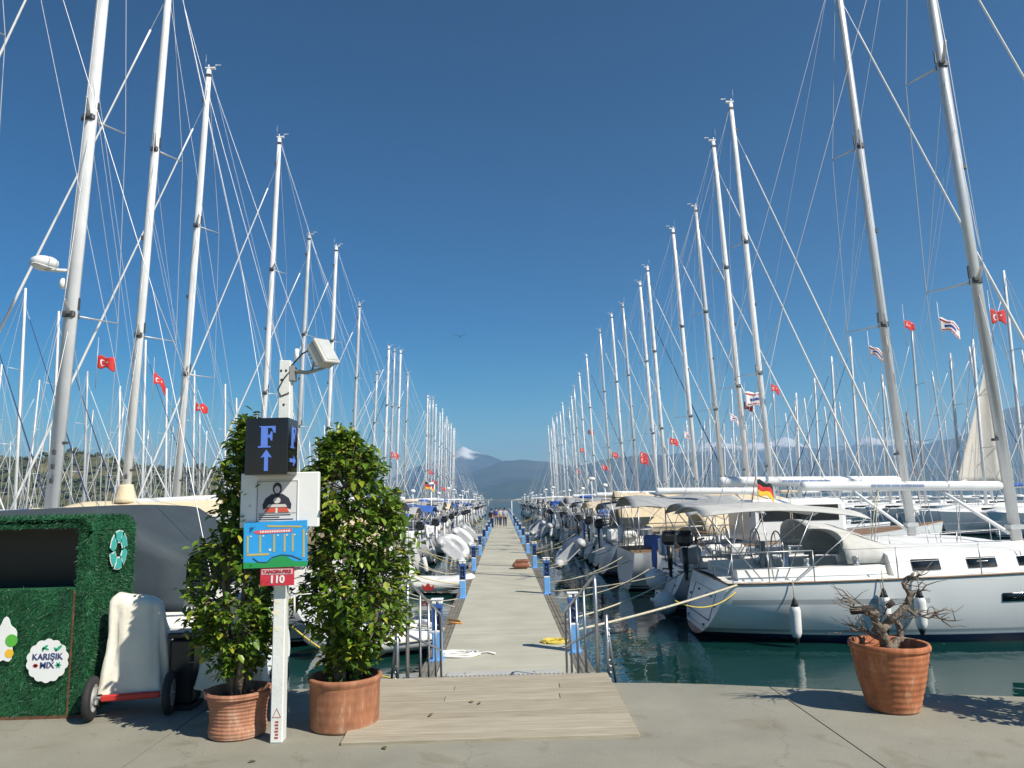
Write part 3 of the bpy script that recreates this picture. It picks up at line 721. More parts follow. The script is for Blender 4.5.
    if sp.get('enclosure'):
        en = MB(); x0, x1 = .15, 4.3; hw = sp['B'] * .42
        def f(u, v):
            an = PI * v; return V(x0 + (x1 - x0) * u, hw * math.copysign(abs(math.cos(an)) ** .45, math.cos(an)), sp['zs'] + .1 + (1.62 - .25 * (2 * u - 1) ** 2) * max(0, math.sin(an)) ** .5 - .02 * math.sin(24 * u))
        en.sheet(16, 18, f, .02)
        e0 = [V(*f(0, j / 18)) for j in range(19)]; e1 = [V(*f(1, j / 18)) for j in range(19)]
        en.add(e0, [tuple(range(19))], False); en.add(e1, [tuple(range(19))[::-1]], False)
        en.build('cockpit_enclosure', M[sp['enclosure']], root)
    if sp.get('tent'):
        te = MB(); x0, x1 = sp.get('tx', (1.6, 9.5)); zr = sp.get('tz', 3.05)
        hw = sp['B'] * .5
        tb = sp.get('tb', .1)
        def f(u, v):
            y = -1 + 2 * v; x = x0 + (x1 - x0) * u; t = min(.98, x / L); b = beam_f(sp, t) + .03; s = sheer_f(sp, t)
            rz = zr - .10 * math.sin(PI * u) + (.10 if u < .02 else 0) - (sp.get('tend', .0) * max(0, (u - .72) / .28) ** 1.2)
            ay = abs(y)
            fl = sp.get('flat')
            if fl:
                rz -= .9 * max(0, .12 - u) / .12
                if ay < .5: q = ay / .5; yy = b * .98 * q; zz = rz - .07 * q ** 3
                else: q = (ay - .5) / .5; yy = b * (.98 + .04 * q) + (.04 * math.sin(u * 19 + q * 3) + .02 * math.sin(u * 47 - q * 5)) * q; zz = rz - .07 + (s + tb - rz + .07) * q
            elif ay < .62: q = ay / .62; yy = b * q; zz = rz + (s + .66 - rz) * (q ** 1.25)
            else: q = (ay - .62) / .38; yy = b * (1.0 + .02 * math.sin(q * 3 + u * 9)) + .05; zz = s + .66 + (s + tb - s - .66) * q
            yy += .015 * math.sin(u * 31 + ay * 5)
            return V(x, math.copysign(yy, y), zz)
        te.sheet(26, 26, f, .012)
        te.build('boom_tent', M[sp['tent']], root)
    return root

mat_vinyl = mat('clear_vinyl', (.42, .42, .40), .15, var=.05)

def place(o, side, y, stern=None, yaw=0.0):
    s0 = stern if stern is not None else (4.5 if side > 0 else 4.1)
    o.location = (side * s0, y, WATER); o.rotation_euler = (0, 0, (0 if side > 0 else PI) + yaw)
def set_mast(o, top, base_top):
    """scale the rig so that the masthead ends up at `top` metres above the water"""
    for ch in o.children:
        if ch.name.split('.')[0] in ('mast', 'rigging', 'furled_sail'):
            fz = ch.location.z; ch.scale.z = (top - fz) / (base_top - fz)

R1P = (4.12, 16.95, -.045)
GR = 'sailboats moored stern-to on the right of the pontoon'
GL = 'sailboats moored stern-to on the left of the pontoon'
# --- right row, the nearest boats built one by one
R1 = make_boat('nearest white sailboat on the right, long grey bimini, fenders along its side', hull=4, rail='teak', L=13.4, B=3.9, mast=19.5, mr=.125, mx=7.28, tround=.40, mastm='alu', barch=.17,
               zs=1.20, zb=1.62, bimini='palecanvas', bx=(.05, 3.45), bz=2.70, bdrop=.12, spray='palecanvas', booml=4.5, boomz=3.04, boomr=.098, letters=True, wheels=(-.8, .8), hwins=[(.425, .468, .175, .24), (.495, .54, .175, .24), (.60, .64, .17, .235)],
               C0=.285, sprayl=1.35, sprayh=.66, wins=[(.318, .360), (.402, .446), (.480, .524), (.56, .60)], outboard=1, ring=None)
place(R1, 1, R1P[1], R1P[0], R1P[2]); tag(R1, group=GR)
R2 = make_boat('second white sailboat on the right, behind the boat with the long grey bimini', hull=0, mast=19.2, mr=.125, mx=7.0, mastm='alu', tround=.40, L=13.0, bimini='greycanvas', spray='palecanvas', outboard=-1, boomz=3.25, booml=5.0, bags=14, liferaft=.7, letters=True, wheels=(-.7, .7), bx=(.6, 2.6), arch=False)
place(R2, 1, 20.7, 4.15, -.04); tag(R2, group=GR)
pA = make_boat('x', hull=2, mast=19.4, bimini='greycanvas', spray='beige', outboard=1, boomz=3.1, arch=True, liferaft=-.9, bags=3, aerial=1.2)
pB = make_boat('x', hull=1, mast=19.4, mr=.115, bimini='beige', spray='beige', outboard=-1, cover='beige', ring=1, boomz=2.9, mastm='alu', passerelle=.3, bags=5, windgen=-1.3, liferaft=.9)
pC = make_boat('x', hull=0, mast=19.4, bimini='navycanvas', spray='navycanvas', ring=-1, cover=None, furlm='navycanvas', boomz=3.05, passerelle=-.2, bags=8, aerial=-1.3, outboard=1)
pD = make_boat('x', hull=2, L=12.8, B=3.8, mast=19.4, mr=.11, spray='bluecanvas', bimini='bluecanvas', cover='bluecanvas', outboard=1, boomz=2.9, mastm='alu', tr=.78, bags=11, liferaft=.8, windgen=1.2, ring=-1)
pT = make_boat('x', hull=2, mast=19.4, tent='beige', tx=(1.0, 9.6), tz=3.2, tend=.7, tb=.35, boomz=2.95, outboard=-1, bags=17)
pE = make_boat('x', hull=2, mast=19.4, enclosure='beige', outboard=1, boomz=3.0, cover='beige', bags=23, liferaft=.9)
PROT = {'T': [pT, 0, 'long beige boom tent from mast to stern'], 'E': [pE, 0, 'beige canvas closing in its whole cockpit'], 'A': [pA, 0, 'pale grey bimini and solar panels'], 'B': [pB, 0, 'beige bimini and beige sail cover'],
        'C': [pC, 0, 'navy bimini and dark furled foresail'], 'D': [pD, 0, 'bright blue bimini and blue sail cover']}
def next_boat(k):
    p = PROT[k]; p[1] += 1
    return p[0] if p[1] == 1 else copy_tree(p[0])

def motorboat(label, canvas='greycanvas'):
    """open cruising boat under a long canvas awning, no mast"""
    root = empty('motorboat'); tag(root, label, 'motorboat')
    sp = dict(SPEC); sp.update(L=11.0, B=3.9, zs=1.25, zb=1.9, rk=.1, tr=.92, kz=-.1)
    h = MB(); nS, nA = 20, 8; vs = []
    for i in range(nS + 1):
        t = i / nS; vs += [hull_pt(sp, t, j / nA, -1) for j in range(nA + 1)] + [hull_pt(sp, t, 1 - j / nA, 1) for j in range(1, nA + 1)]
    k = 2 * nA + 1
    h.add(vs, [(i * k + j, i * k + j + 1, (i + 1) * k + j + 1, (i + 1) * k + j) for i in range(nS) for j in range(k - 1)]); h.add(vs[:k], [tuple(range(k))[::-1]], False)
    h.build('hull', HULLS[2], root)
    d = MB(); ts = [i / 14 for i in range(15)]
    d.sheet(14, 4, lambda u, v: V(hull_pt(sp, u, 0).x, hull_pt(sp, u, 0).y * (1 - 2 * v), hull_pt(sp, u, 0).z - .02 + .06 * (1 - (2 * v - 1) ** 2)))
    d.build('deck', M['teak'], root)
    c = MB(); c.box((5.6, 0, 2.05), (3.2, 2.5, 1.5), bev=.18); c.build('wheelhouse', M['gel'], root)
    for s in (-1, 1):
        w_ = MB(); w_.box((5.6, s * 1.255, 2.35), (2.6, .03, .5), bev=.01); w_.build('window', M['glass'], root)
    a = MB()
    a.sheet(16, 10, lambda u, v: V(.1 + 3.6 * u, 1.75 * (2 * v - 1), 3.0 - .35 * abs(2 * v - 1) ** 2.2 + .04 * math.sin(u * 12)), .02)
    a.build('awning', M[canvas], root)
    k_ = MB(); k_.box((1.2, 0, 1.45), (.5, 2.4, .42), bev=.06); k_.build('bench', M['bluecanvas'], root)
    k_ = MB(); k_.box((2.6, .3, 1.72), (.8, 1.3, .05), bev=.01); k_.tube([V(2.6, .3, 1.2), V(2.6, .3, 1.7)], .05, 8); k_.build('table', M['teak'], root)
    for q in (-1, 1):
        k_ = MB(); k_.tube([V(.15, q * 1.7, 1.3), V(.15, q * 1.7, 2.0), V(3.4, q * 1.8, 2.05)], .016, 5); k_.tube([V(.15, q * 1.7, 2.0), V(.15, q * .4, 2.0), V(.15, q * .4, 1.3)], .016, 5); k_.build('guardrail', M['steel'], root)
    k_ = MB(); k_.ring(V(.1, .9, 1.72), .26, .06, 'x', 16, 6); k_.build('lifebuoy', M['flagwhite'], root)
    f = MB()
    for x in (.3, 1.9, 3.6):
        for s in (-1, 1): f.tube([V(x, s * 1.7, 1.2), V(x, s * 1.7, 2.68)], .02, 6)
    f.build('awning_frame', M['steel'], root)
    return root

mb = motorboat('mastless white boat under a long grey awning, third on the right of the pontoon'); place(mb, 1, 25.5, 4.0); tag(mb, group='mastless boats in the rows')
rslots = [(29.9, 18.2, 'A'), (33.3, 18.1, 'T'), (37.0, 16.3, 'B'), (41.4, 16.8, 'A'), (45.2, 0, 'm'), (49.0, 16.9, 'A'), (52.8, 16.9, 'C'), (59.2, 17.0, 'D'), (66.2, 17.9, 'A'), (70.2, 0, 'm'), (74.5, 18.4, 'B'), (81, 0, 'm'), (87.9, 18.4, 'C'),
          (94, 17.2, 'A'), (101, 16.6, 'B'), (108.5, 16.2, 'A'), (113, 15.0, 'D'), (122, 17.0, 'C'), (127, 16, 'A'), (136, 16.8, 'B'), (142, 16, 'A'), (148, 17.4, 'A'), (154, 15.6, 'C'), (161, 17, 'A')]
lslots = [(24.6, 16.8, 'E'), (28.7, 0, 'm'), (32.8, 18.4, 'A'), (37.3, 15.3, 'D'), (43.9, 17.0, 'A'), (48, 0, 'm'), (52, 15.6, 'B'), (56.4, 0, 'm'), (60.5, 12.0, 'D'), (64.9, 15.1, 'A'), (68.6, 15.6, 'D'), (73.3, 16.4, 'C'), (78, 15.0, 'D'), (84.5, 0, 'm'), (90, 0, 'm'),
          (96, 0, 'm'), (101.5, 15.8, 'A'), (106, 16.2, 'D'), (110.5, 16.8, 'B'), (116, 16.4, 'A'), (121, 15.6, 'C'), (127, 17, 'A'), (134, 16, 'D'), (139, 17, 'A'), (143.5, 16.6, 'B'), (149.5, 16.8, 'A'), (156, 16.4, 'C'), (162, 17, 'A')]
rnd = random.Random(11)
BOATS = []
for side, slots, gname, word, start in ((1, rslots, GR, 'right', 3), (-1, lslots, GL, 'left', 3)):
    for i, (y, top, k) in enumerate(slots):
        n = ORD[i + start]
        if k == 'm':
            o = copy_tree(mb); tag(o, '%s boat from the quay on the %s side, mastless with a grey awning' % (n, word), 'motorboat', 'mastless boats in the rows')
            place(o, side, y, rnd.uniform(3.5, 3.9)); BOATS.append((side, y, o)); continue
        o = next_boat(k)
        tag(o, '%s %s-hand boat from the quay, %s' % (n, word, PROT[k][2]), 'sailboat', gname)
        place(o, side, y, rnd.uniform(3.6, 4.0) if side > 0 else rnd.uniform(3.2, 3.6), rnd.uniform(-.02, .02)); o.scale = (1, rnd.choice([-1, 1]) * rnd.uniform(.92, 1.04), 1); set_mast(o, top + 1.35 + 0.35, 19.4)
        BOATS.append((side, y, o))
# --- left row, nearest three
L0 = make_boat('white sailboat nearest the quay on the left, wrapped in a dark grey boom tent', hull=2, mast=19, tent='tarp', flat=True, tx=(.9, 12.0), tz=3.12, tb=.28, boom=False, boomz=2.95, furl=True, spray=None, tend=.25)
place(L0, -1, 13.6, 4.0); tag(L0, group=GL)
L1 = make_boat('second sailboat from the quay on the left, thick mast carrying a white radar dome', hull=1, L=13.5, B=4.2, mast=24, mr=.165, mx=6.6, spray='navycanvas', bimini='greycanvas', booml=5.0, boomz=2.62, sprd=(.27, .50))
place(L1, -1, 17.7, 4.0); tag(L1, group=GL)
rd = MB(); rd.lathe([(.05, -.16), (.20, -.15), (.29, -.08), (.31, 0), (.30, .07), (.22, .13), (.05, .15)], 18, Matrix.Translation((.55, 0, 7.35))); rd.tube([V(0, 0, 7.15), V(.52, 0, 7.18)], .04, 6)
for s in (-1, 1): rd.tube([V(.2, s * .1, 7.16), V(.55, s * .36, 7.25), V(.9, s * .1, 7.3)], .015, 5)
rd.ball(V(.12, -.1, 6.85), .09, 6, (1, 1, 1.6))
for ch in L1.children:
    if ch.name.startswith('mast'): rd.build('radar_dome', M['gel'], ch)
L2 = make_boat('third sailboat from the quay on the left, cream boom tent laced round its mast', hull=0, mast=20.0, mr=.125, mx=6.5, tent='cream', tx=(1.2, 9.9), tz=3.32, tend=.7, boomz=3.15, tb=.3)
place(L2, -1, 20.9, 4.0); tag(L2, group=GL)
sl_ = MB(); sl_.lathe([(.36, 0), (.30, .12), (.26, .25), (.21, .42), (.19, .50)], 12, Matrix.Translation((6.45, 0, 3.18)) @ Matrix.Diagonal((1, .8, 1, 1)))
sl_.build('tent_mast_sleeve', M['cream'], L2)

# --- background rows (low detail, farther fairways)
bgA = make_boat('x', detail=1, mast=18.0, hull=2, cover='bluecanvas', wire=.014, mr=.12)
bgB = make_boat('x', detail=1, mast=17.0, hull=2, cover='beige', L=11, B=3.6, mx=5.8, wire=.014, mr=.115, mastm='alu')
bgC = make_boat('x', detail=1, mast=19.0, hull=2, cover=None, L=13, mx=6.8, wire=.014, mr=.13, furlm='navycanvas')
bgD = make_boat('x', detail=1, mast=16.0, hull=3, cover='navycanvas', L=11, B=3.5, mx=5.8, wire=.014, mr=.12, mastm='teak')
BGP = [bgA, bgB, bgC, bgD]; used = set(); rnd = random.Random(5)
def bg_boat(k, x, y, rz, label, grp):
    p = BGP[k]
    o = p if k not in used else copy_tree(p); used.add(k)
    o.location = (x, y, WATER); o.rotation_euler = (0, 0, rz + rnd.uniform(-.03, .03)); tag(o, label, 'sailboat', grp)
    q = rnd.uniform(.78, 1.06); set_mast(o, {0: 18, 1: 17, 2: 19, 3: 16}[k] * q, {0: 18, 1: 17, 2: 19, 3: 16}[k])
    return o
def bg_row(x, rz, y0, y1, step, label, grp, dark=0):
    y = y0
    while y < y1:
        k = rnd.choice([0, 1, 2, 1, 2, 0]); k = 3 if rnd.random() < dark else k
        bg_boat(k, x + rnd.uniform(-.5, .5), y, rz, label if k != 3 else label.replace('white', 'dark hulled brown masted'), grp)
        y += step * rnd.uniform(.9, 1.25)
bg_row(42, PI, 34, 170, 4.6, 'white sailboat across the right fairway, its bow facing the near row', 'boats on the near side of the next right pontoon', .06)
bg_row(46, 0, 36, 170, 6.5, 'white sailboat on the far side of the next right pontoon', 'boats on the far side of the next right pontoon', .12)
bg_row(92, PI, 80, 220, 9, 'distant white sailboat two pontoons away on the right', 'boats two pontoons away on the right', .15)
bg_row(-42, 0, 34, 165, 4.9, 'white sailboat across the left fairway, its bow facing the near row', 'boats on the near side of the next left pontoon')
bg_row(-46, PI, 36, 165, 7.5, 'white sailboat on the far side of the next left pontoon', 'boats on the far side of the next left pontoon')
bg_row(-90, 0, 70, 200, 9, 'distant white sailboat two pontoons away on the left', 'boats two pontoons away on the left')
for x in (44, 92 + 2, -44, -92):
    o = MB(); o.box((x, 105, DECKZ - .2), (2.2, 150 if abs(x) < 60 else 160, .4), bev=.02); tag(o.build('pontoon_walkway', mat('far_pontoon', (.4, .39, .34), .85)), kind='structure')
# the boat drying its ivory sail
sb = make_boat('sailboat behind the nearest right mast with an ivory sail hoisted to dry', detail=1, mast=17, hull=2, cover='navycanvas', wire=.014, furl=False)
p = at_y(985, 480, 58); sb.location = (p.x - 4.9, 58, WATER); tag(sb, group='boats on the near side of the next right pontoon')
sa = MB()
def fs(u, v):
    a, c, top = V(2.6, 0, 3.3), V(6.35, 0, 3.2), V(6.0, 0, 12.5)
    base = a.lerp(c, u); p = base.lerp(top, v); p.y += .5 * math.sin(PI * u) * (1 - v); return p
sa.sheet(8, 14, fs, .01); sao = sa.build('hoisted_sail', M['sailgrey'], sb)
fan = MB()
for i in range(7):
    a = R(8 + i * 12); c = V(2.75, .12, 3.4); d_ = V(math.cos(a), 0, math.sin(a))
    e = V(-math.sin(a), 0, math.cos(a)); L_ = 1.0
    def fy(p):
        # follow the belly of the sail
        u = min(1, max(0, (p.x - 2.6) / 3.7)); vv = min(1, max(0, (p.z - 3.3) / 12)); return .5 * math.sin(PI * u) * (1 - vv)
    q = [c + d_ * .1, c + d_ * L_ + e * .09, c + d_ * L_ - e * .09]
    for s in (-1, 1): fan.add([V(t.x, fy(t) + s * .04, t.z) for t in q], [(0, 1, 2)])
fan.build('corner_patch', M['sailwhite'], sao)

# ------------------------------------------------------------------ pedestals, ropes, dinghies, fenders on the pontoon
def pedestal():
    root = empty('service_pedestal')
    b = MB(); b.box((0, 0, .22), (.16, .16, .44), bev=.012); b.box((0, 0, .015), (.22, .22, .03)); b.build('base_panel', M['pedblue'], root)
    w_ = MB(); w_.box((0, 0, .455), (.162, .162, .035), bev=.008); w_.build('white_band', M['white'], root)
    f = MB()
    for sx in (-1, 1): f.box((sx * .068, 0, .63), (.026, .15, .38))
    f.box((0, 0, .845), (.18, .17, .07), bev=.01); f.build('frame', M['pedframe'], root)
    d = MB(); d.box((0, .02, .63), (.10, .11, .37)); d.tube([V(.0, -.05, .55), V(.0, -.09, .55)], .03, 8); d.tube([V(0, -.05, .70), V(0, -.08, .70)], .025, 8); d.build('socket_panel', M['peddark'], root)
    c = MB(); c.box((-.052, 0, .915), (.075, .16, .07), bev=.015); c.box((.052, 0, .915), (.075, .16, .07), bev=.015); c.box((0, 0, .955), (.20, .18, .018), bev=.005); c.build('lamp_cap', M['white'], root)
    return root
pd = pedestal(); first = True
for side, word in ((1, 'right'), (-1, 'left')):
    for i in range(17):
        o = pd if first else copy_tree(pd); first = False
        y = (12.8 if side > 0 else 12.45) + 7.65 * i; o.location = (side * (1.14 if side > 0 else 1.10), y, DECKZ - .02); o.rotation_euler = (0, 0, (PI if side < 0 and False else 0) + R(4 * math.sin(i * 3)))
        tag(o, '%s blue service pedestal from the quay on the %s pontoon edge' % (ORD[i], word), 'pedestal', 'blue service pedestals along the pontoon')

def rope_pts(a, b, sag, n=14):
    a, b = Vector(a), Vector(b)
    return [a.lerp(b, i / n) + V(0, 0, -sag * 4 * (i / n) * (1 - i / n)) for i in range(n + 1)]
def rope(a, b, sag, m, label, r=.014, grp='mooring ropes'):
    o = MB(); o.tube(rope_pts(a, b, sag), r, 6); tag(o.build('mooring_rope', m), label, 'rope', grp)
rope((1.12, 12.9, -.55), (4.85, 15.35, -.12), .05, M['rope'], 'thick pale rope running taut from the nearest right pedestal to the nearest white stern', .024)
rope((3.2, 14.32, -.30), (4.85, 15.40, -.16), .26, M['ropeyellow'], 'thin yellow line sagging in a loop beside the thick pale rope', .012)
rope((1.2, 15.6, -.8), (4.5, 18.8, -.2), .12, M['rope'], 'pale rope crossing under the stern between the two nearest right boats', .018)
rope((1.25, 20.3, -.78), (4.4, 19.6, -.3), .08, M['rope'], 'pale rope from the second right pedestal towards the second right boat', .018)
rnd = random.Random(21)
ys_r = [21.2, 25.5] + [s[0] for s in rslots]; ys_l = [13.6, 17.7, 20.9] + [s[0] for s in lslots]
for side, ys, word in ((1, ys_r, 'right'), (-1, ys_l, 'left')):
    for y in ys:
        if y > 90: continue
        for s in (-1, 1):
            rope((side * 1.22, y + s * rnd.uniform(1.2, 2.6), DECKZ - .02), (side * (3.8 if side > 0 else 3.4), y + s * 1.4, -.22), rnd.uniform(.05, .3), M['rope'] if rnd.random() < .85 else M['ropeyellow'],
                 'mooring rope slung from the pontoon edge to a boat stern on the %s' % word, .013, 'mooring ropes on the %s side' % word)

def cleat_rope():
    o = MB(); rnd = random.Random(4)
    for k in range(5):
        Rr = .16 + .03 * k
        o.tube([V(Rr * 1.35 * math.cos(a * PI / 12 + k), Rr * .8 * math.sin(a * PI / 12 + k), .018 + .02 * (k % 2) + .006 * math.sin(a)) for a in range(25)], .018, 5)
    o.tube([V(.3, 0, .02), V(.5, .1, .02), V(.62, -.05, .02)], .018, 5)
    return o
o = cleat_rope(); tag(o.build('rope_coil', M['hose'], loc=(-.80, 12.7, DECKZ)), 'loose coil of white hose lying beside the nearest left pedestal', 'hose')
o = cleat_rope(); q = o.build('rope_coil', M['ropeyellow'], loc=(.86, 13.6, DECKZ + .002)); q.scale = (.62, .9, .8); tag(q, 'yellow rope coil lying on the right edge of the pontoon', 'rope')
o = MB(); o.tube([V(-1.24, 16.0, -.9), V(-1.1, 15.9, DECKZ + .02), V(-.9, 15.8, DECKZ + .02), V(-.95, 16.1, DECKZ + .02), V(-1.2, 16.3, DECKZ + .02)], .02, 5); tag(o.build('orange_strap', mat('orange_webbing', (.55, .25, .06), .8)), 'short orange strap looped on the left edge of the pontoon', 'strap')
b = MB(); b.box((0, 0, .13), (.62, .42, .22), bev=.08); b.box((.05, .02, .27), (.5, .36, .12), bev=.05); tag(b.build('cushion_pile', mat('rust_fabric', (.25, .10, .06), .85), loc=(.62, 27.8, DECKZ)), 'rust brown cushions piled on the right edge of the pontoon', 'cushions')

def dinghy(canvas):
    root = empty('inflatable_dinghy')
    t = MB(); pts = []
    for i in range(25):
        u = i / 24
        if u < .36: p = V(-1.35 + u / .36 * 1.7, -.58, .02 * u)
        elif u > .64: p = V(.35 - (u - .64) / .36 * 1.7, .58, .02 * (1 - u))
        else: a = (u - .36) / .28 * PI - PI / 2; p = V(.35 + .95 * math.cos(a), .58 * math.sin(a), .16 * math.cos(a))
        pts.append(p)
    rs = [.06] + [.20] * 23 + [.06]
    t.tube(pts, rs, 10); t.build('tube', M[canvas], root)
    f = MB(); f.box((-.2, 0, -.12), (2.2, .85, .05)); f.box((-1.0, 0, .06), (.05, .8, .36)); f.build('floor', M['dinghy'], root)
    s = MB(); s.box((-.25, 0, .12), (.24, .95, .04), bev=.01); s.build('seat', M['gel'], root)
    l = MB(); l.tube([V(-1.1, -.79, .02), V(-.2, -.80, .0), V(.5, -.72, .04), V(1.1, -.38, .14), V(1.5, 0, .18), V(1.1, .38, .14), V(.5, .72, .04), V(-.2, .80, 0), V(-1.1, .79, .02)], .014, 5); l.build('grab_line', M['rope'], root)
    return root
dg = dinghy('dinghy'); dw = dinghy('dinghywhite')
dspots = [(-1, 25.6, 'w', .0, 'white inflatable dinghy with a red crown emblem hanging across a left stern'), (-1, 15.8, 'w', 0, 'white inflatable dinghy afloat beside the nearest left pedestal'),
          (-1, 33, 'g', .6, 'grey dinghy slung on the stern under the pale grey bimini, left row'), (-1, 37.6, 'w', .5, 'pale dinghy on the stern of the first bright blue canopied boat, left row'), (-1, 44.2, 'w', .6, 'pale dinghy on a left stern, just beyond the blue canopied boat'),
          (1, 30.2, 'g', .6, 'grey dinghy slung across the fourth right stern, nearest dinghy of the right row'), 
          (1, 49.3, 'g', .6, 'dark grey dinghy across the ninth right stern'), (1, 59.4, 'g', .5, 'grey dinghy on the right behind the first blue canopied right boat'), (-1, 52.3, 'g', .5, 'grey dinghy on the left stern with beige sail cover, midway along the row')]
fu = set()
for side, y, k, z, lab in dspots:
    p = dw if k == 'w' else dg
    o = p if k not in fu else copy_tree(p); fu.add(k)
    o.location = (side * ((2.65 if side > 0 else 2.35) if y > 20 else 2.6), y, WATER + .28 + z); o.rotation_euler = (R(-42) * side if z > 0 else 0, 0, PI / 2 + R(6) * math.sin(y)) if z > 0 else (0, 0, R(-20) if y > 20 else R(200))
    tag(o, lab, 'dinghy', 'inflatable dinghies at the sterns')
    if 'crown' in lab:
        e = MB(); cr = [(-.16, 0), (.16, 0), (.22, .2), (.10, .1), (0, .26), (-.10, .1), (-.22, .2)]
        e.prism(cr, Matrix.Translation((.15, -.785, -.12)), .012); e.build('crown_emblem', M['flagred'], o)

def fender(r=.108, h=.64):
    root = empty('boat_fender')
    b = MB(); b.lathe([(.03, -h / 2 - .02), (r * .7, -h / 2 + .02), (r * .96, -h / 2 + .09), (r, -h / 2 + .14), (r, h / 2 - .14), (r * .96, h / 2 - .09), (r * .7, h / 2 - .02), (.03, h / 2 + .02)], 16); b.build('fender_body', M['fender'], root)
    e = MB()
    for s in (-1, 1): e.lathe([(r * .76, s * (h / 2 - .03)), (r * .55, s * (h / 2 + .02)), (.035, s * (h / 2 + .10)), (.02, s * (h / 2 + .13))], 12)
    e.build('end_cap', M['black'], root)
    l = MB(); l.tube([V(0, 0, h / 2 + .1), V(0, .03, h / 2 + .48)], .01, 5); l.build('lanyard', M['rope'], root)
    return root
fe = fender()
spR = dict(SPEC); spR.update(L=13.4, B=3.9, zs=1.20, zb=1.62)
for i, (t, dz, lab) in enumerate([(.125, .50, 'white fender with dark ends hanging nearest the stern of the front right boat'), (.252, .66, 'white fender hanging amidships on the front right boat, left of the bare shrub'), (.302, .64, 'white fender hanging amidships on the front right boat, behind the twigs of the bare shrub')]):
    o = fe if i == 0 else copy_tree(fe)
    p = hull_pt(spR, t, .28, -1); p.y -= .13; p = Matrix.Rotation(R1P[2], 3, 'Z') @ p; o.location = (R1P[0] + p.x, R1P[1] + p.y, WATER + dz); o.rotation_euler = (R(3), 0, 0)
    tag(o, lab, 'fender', 'fenders on the front right boat')
for i, (x, y, z, lab) in enumerate([(4.2, 21.0, -.62, 'white ball fender fixed on the second right transom'), (4.05, 19.25, -1.02, 'white ball fender floating between the two nearest right sterns')]):
    b = MB(); b.lathe([(.02, -.30), (.16, -.26), (.27, -.12), (.29, .03), (.24, .18), (.12, .27), (.05, .31), (.05, .38), (.01, .39)], 18, Matrix.Rotation(R(-60 if i == 0 else -75), 4, 'Y'))
    tag(b.build('ball_fender', M['fender'], loc=(x, y, z)), lab, 'fender', 'white ball fenders at the right sterns')
j = 0
rnd = random.Random(8)
for side, ys in ((1, ys_r[2:12]), (-1, ys_l[3:13])):
    for y in ys:
        for s in (-1, 1):
            if rnd.random() < .25: continue
            o = copy_tree(fe, skip=('lanyard',)); o.location = (side * ((3.75 if side > 0 else 3.35) - .1), y + s * rnd.uniform(1.3, 1.75), WATER + rnd.uniform(.45, .7)); o.rotation_euler = (0, R(12) * side, 0)
            tag(o, 'small white fender hanging at a stern corner in the %s row' % ('right' if side > 0 else 'left'), 'fender', 'stern fenders in the %s row' % ('right' if side > 0 else 'left'))

# small navy flat boat cover far right of the row (long blue sail cover) comes with the copies

# ------------------------------------------------------------------ flags
def flag_mesh(w_, h_, seed, droop=.25):
    def f(u, v):
        x = u * w_ * .92; y = .10 * w_ * math.sin(u * 7 + seed) * u; z = -v * h_ - droop * w_ * u * u + .03 * math.sin(u * 9 + v * 3 + seed)
        return V(x, y, z)
    return f
def flag(kind, loc, w_, label, rz=0.0, seed=0, droop=.25, grp='courtesy flags in the rigging'):
    h_ = w_ * .66; f = flag_mesh(w_, h_, seed, droop)
    root = empty('flag', loc, rz); tag(root, label, 'flag', grp)
    def patch(u0, u1, v0, v1, off, nm, m, n=6):
        o = MB(); o.sheet(n, n, lambda u, v: V(*f(u0 + (u1 - u0) * u, v0 + (v1 - v0) * v)) , off); return o.build(nm, m, root)
    if kind == 'tr':
        patch(0, 1, 0, 1, .006, 'cloth', M['flagred'], 10)
        e = MB()
        for s in (-1, 1):
            def pt(u, v): return V(*f(u, v)) + V(0, s * .006, 0)
            n = 14; outer = [(.32 + .17 * math.cos(a) , .5 + .25 * math.sin(a)) for a in [R(35) + i * R(290) / n for i in range(n + 1)]]
            inner = [(.36 + .135 * math.cos(a), .5 + .20 * math.sin(a)) for a in [R(40) + i * R(280) / n for i in range(n + 1)]]
            vs = [pt(*q) for q in outer] + [pt(*q) for q in inner]
            e.add(vs, [(i, i + 1, n + 2 + i, n + 1 + i) for i in range(n)])
            st = []
            for i in range(10):
                a = PI + i * PI / 5; r = .085 if i % 2 == 0 else .036; st.append(pt(.58 + r * math.cos(a), .5 + r * 1.5 * math.sin(a)))
            e.add(st, [tuple(range(10))])
        e.build('crescent_and_star', M['flagwhite'], root)
    elif kind == 'de':
        patch(0, 1, 0, .34, .006, 'dark_band', M['black']); patch(0, 1, .335, .67, .006, 'red_band', M['flagred']); patch(0, 1, .665, 1, .006, 'yellow_band', M['flagyellow'])
    else:
        patch(0, 1, 0, 1, .006, 'cloth', M['flagwhite'], 10)
        patch(.02, .98, .12, .22, .014, 'red_stripe', M['flagred']); patch(.25, .8, .42, .62, .014, 'blue_mark', M['flagblue']); patch(.1, .95, .80, .88, .014, 'red_stripe', M['flagred'])
    st = MB(); st.tube([V(-.01, 0, .45), V(-.01, 0, -h_ - .5)], .008, 4); st.build('halyard', M['wire'], root)
    return root
flag('tr', at_y(98, 356, 17.3), .42, 'red Turkish flag left of the second tall mast, highest on the left', .1, 0, .2)
flag('tr', at_y(154, 373, 20.4), .40, 'red Turkish flag hanging limp between the second and third left masts', .9, 1, .9)
flag('tr', at_y(196, 403, 24.2), .40, 'red Turkish flag right of the third left mast', .2, 2, .3)
flag('tr', at_y(904, 320, 19.8), .36, 'red Turkish flag on the second mast from the right edge', .3, 3, .2)
flag('tr', at_y(990, 310, 15.6), .42, 'red Turkish flag nearest the right edge of the picture', .1, 0.5, .06)
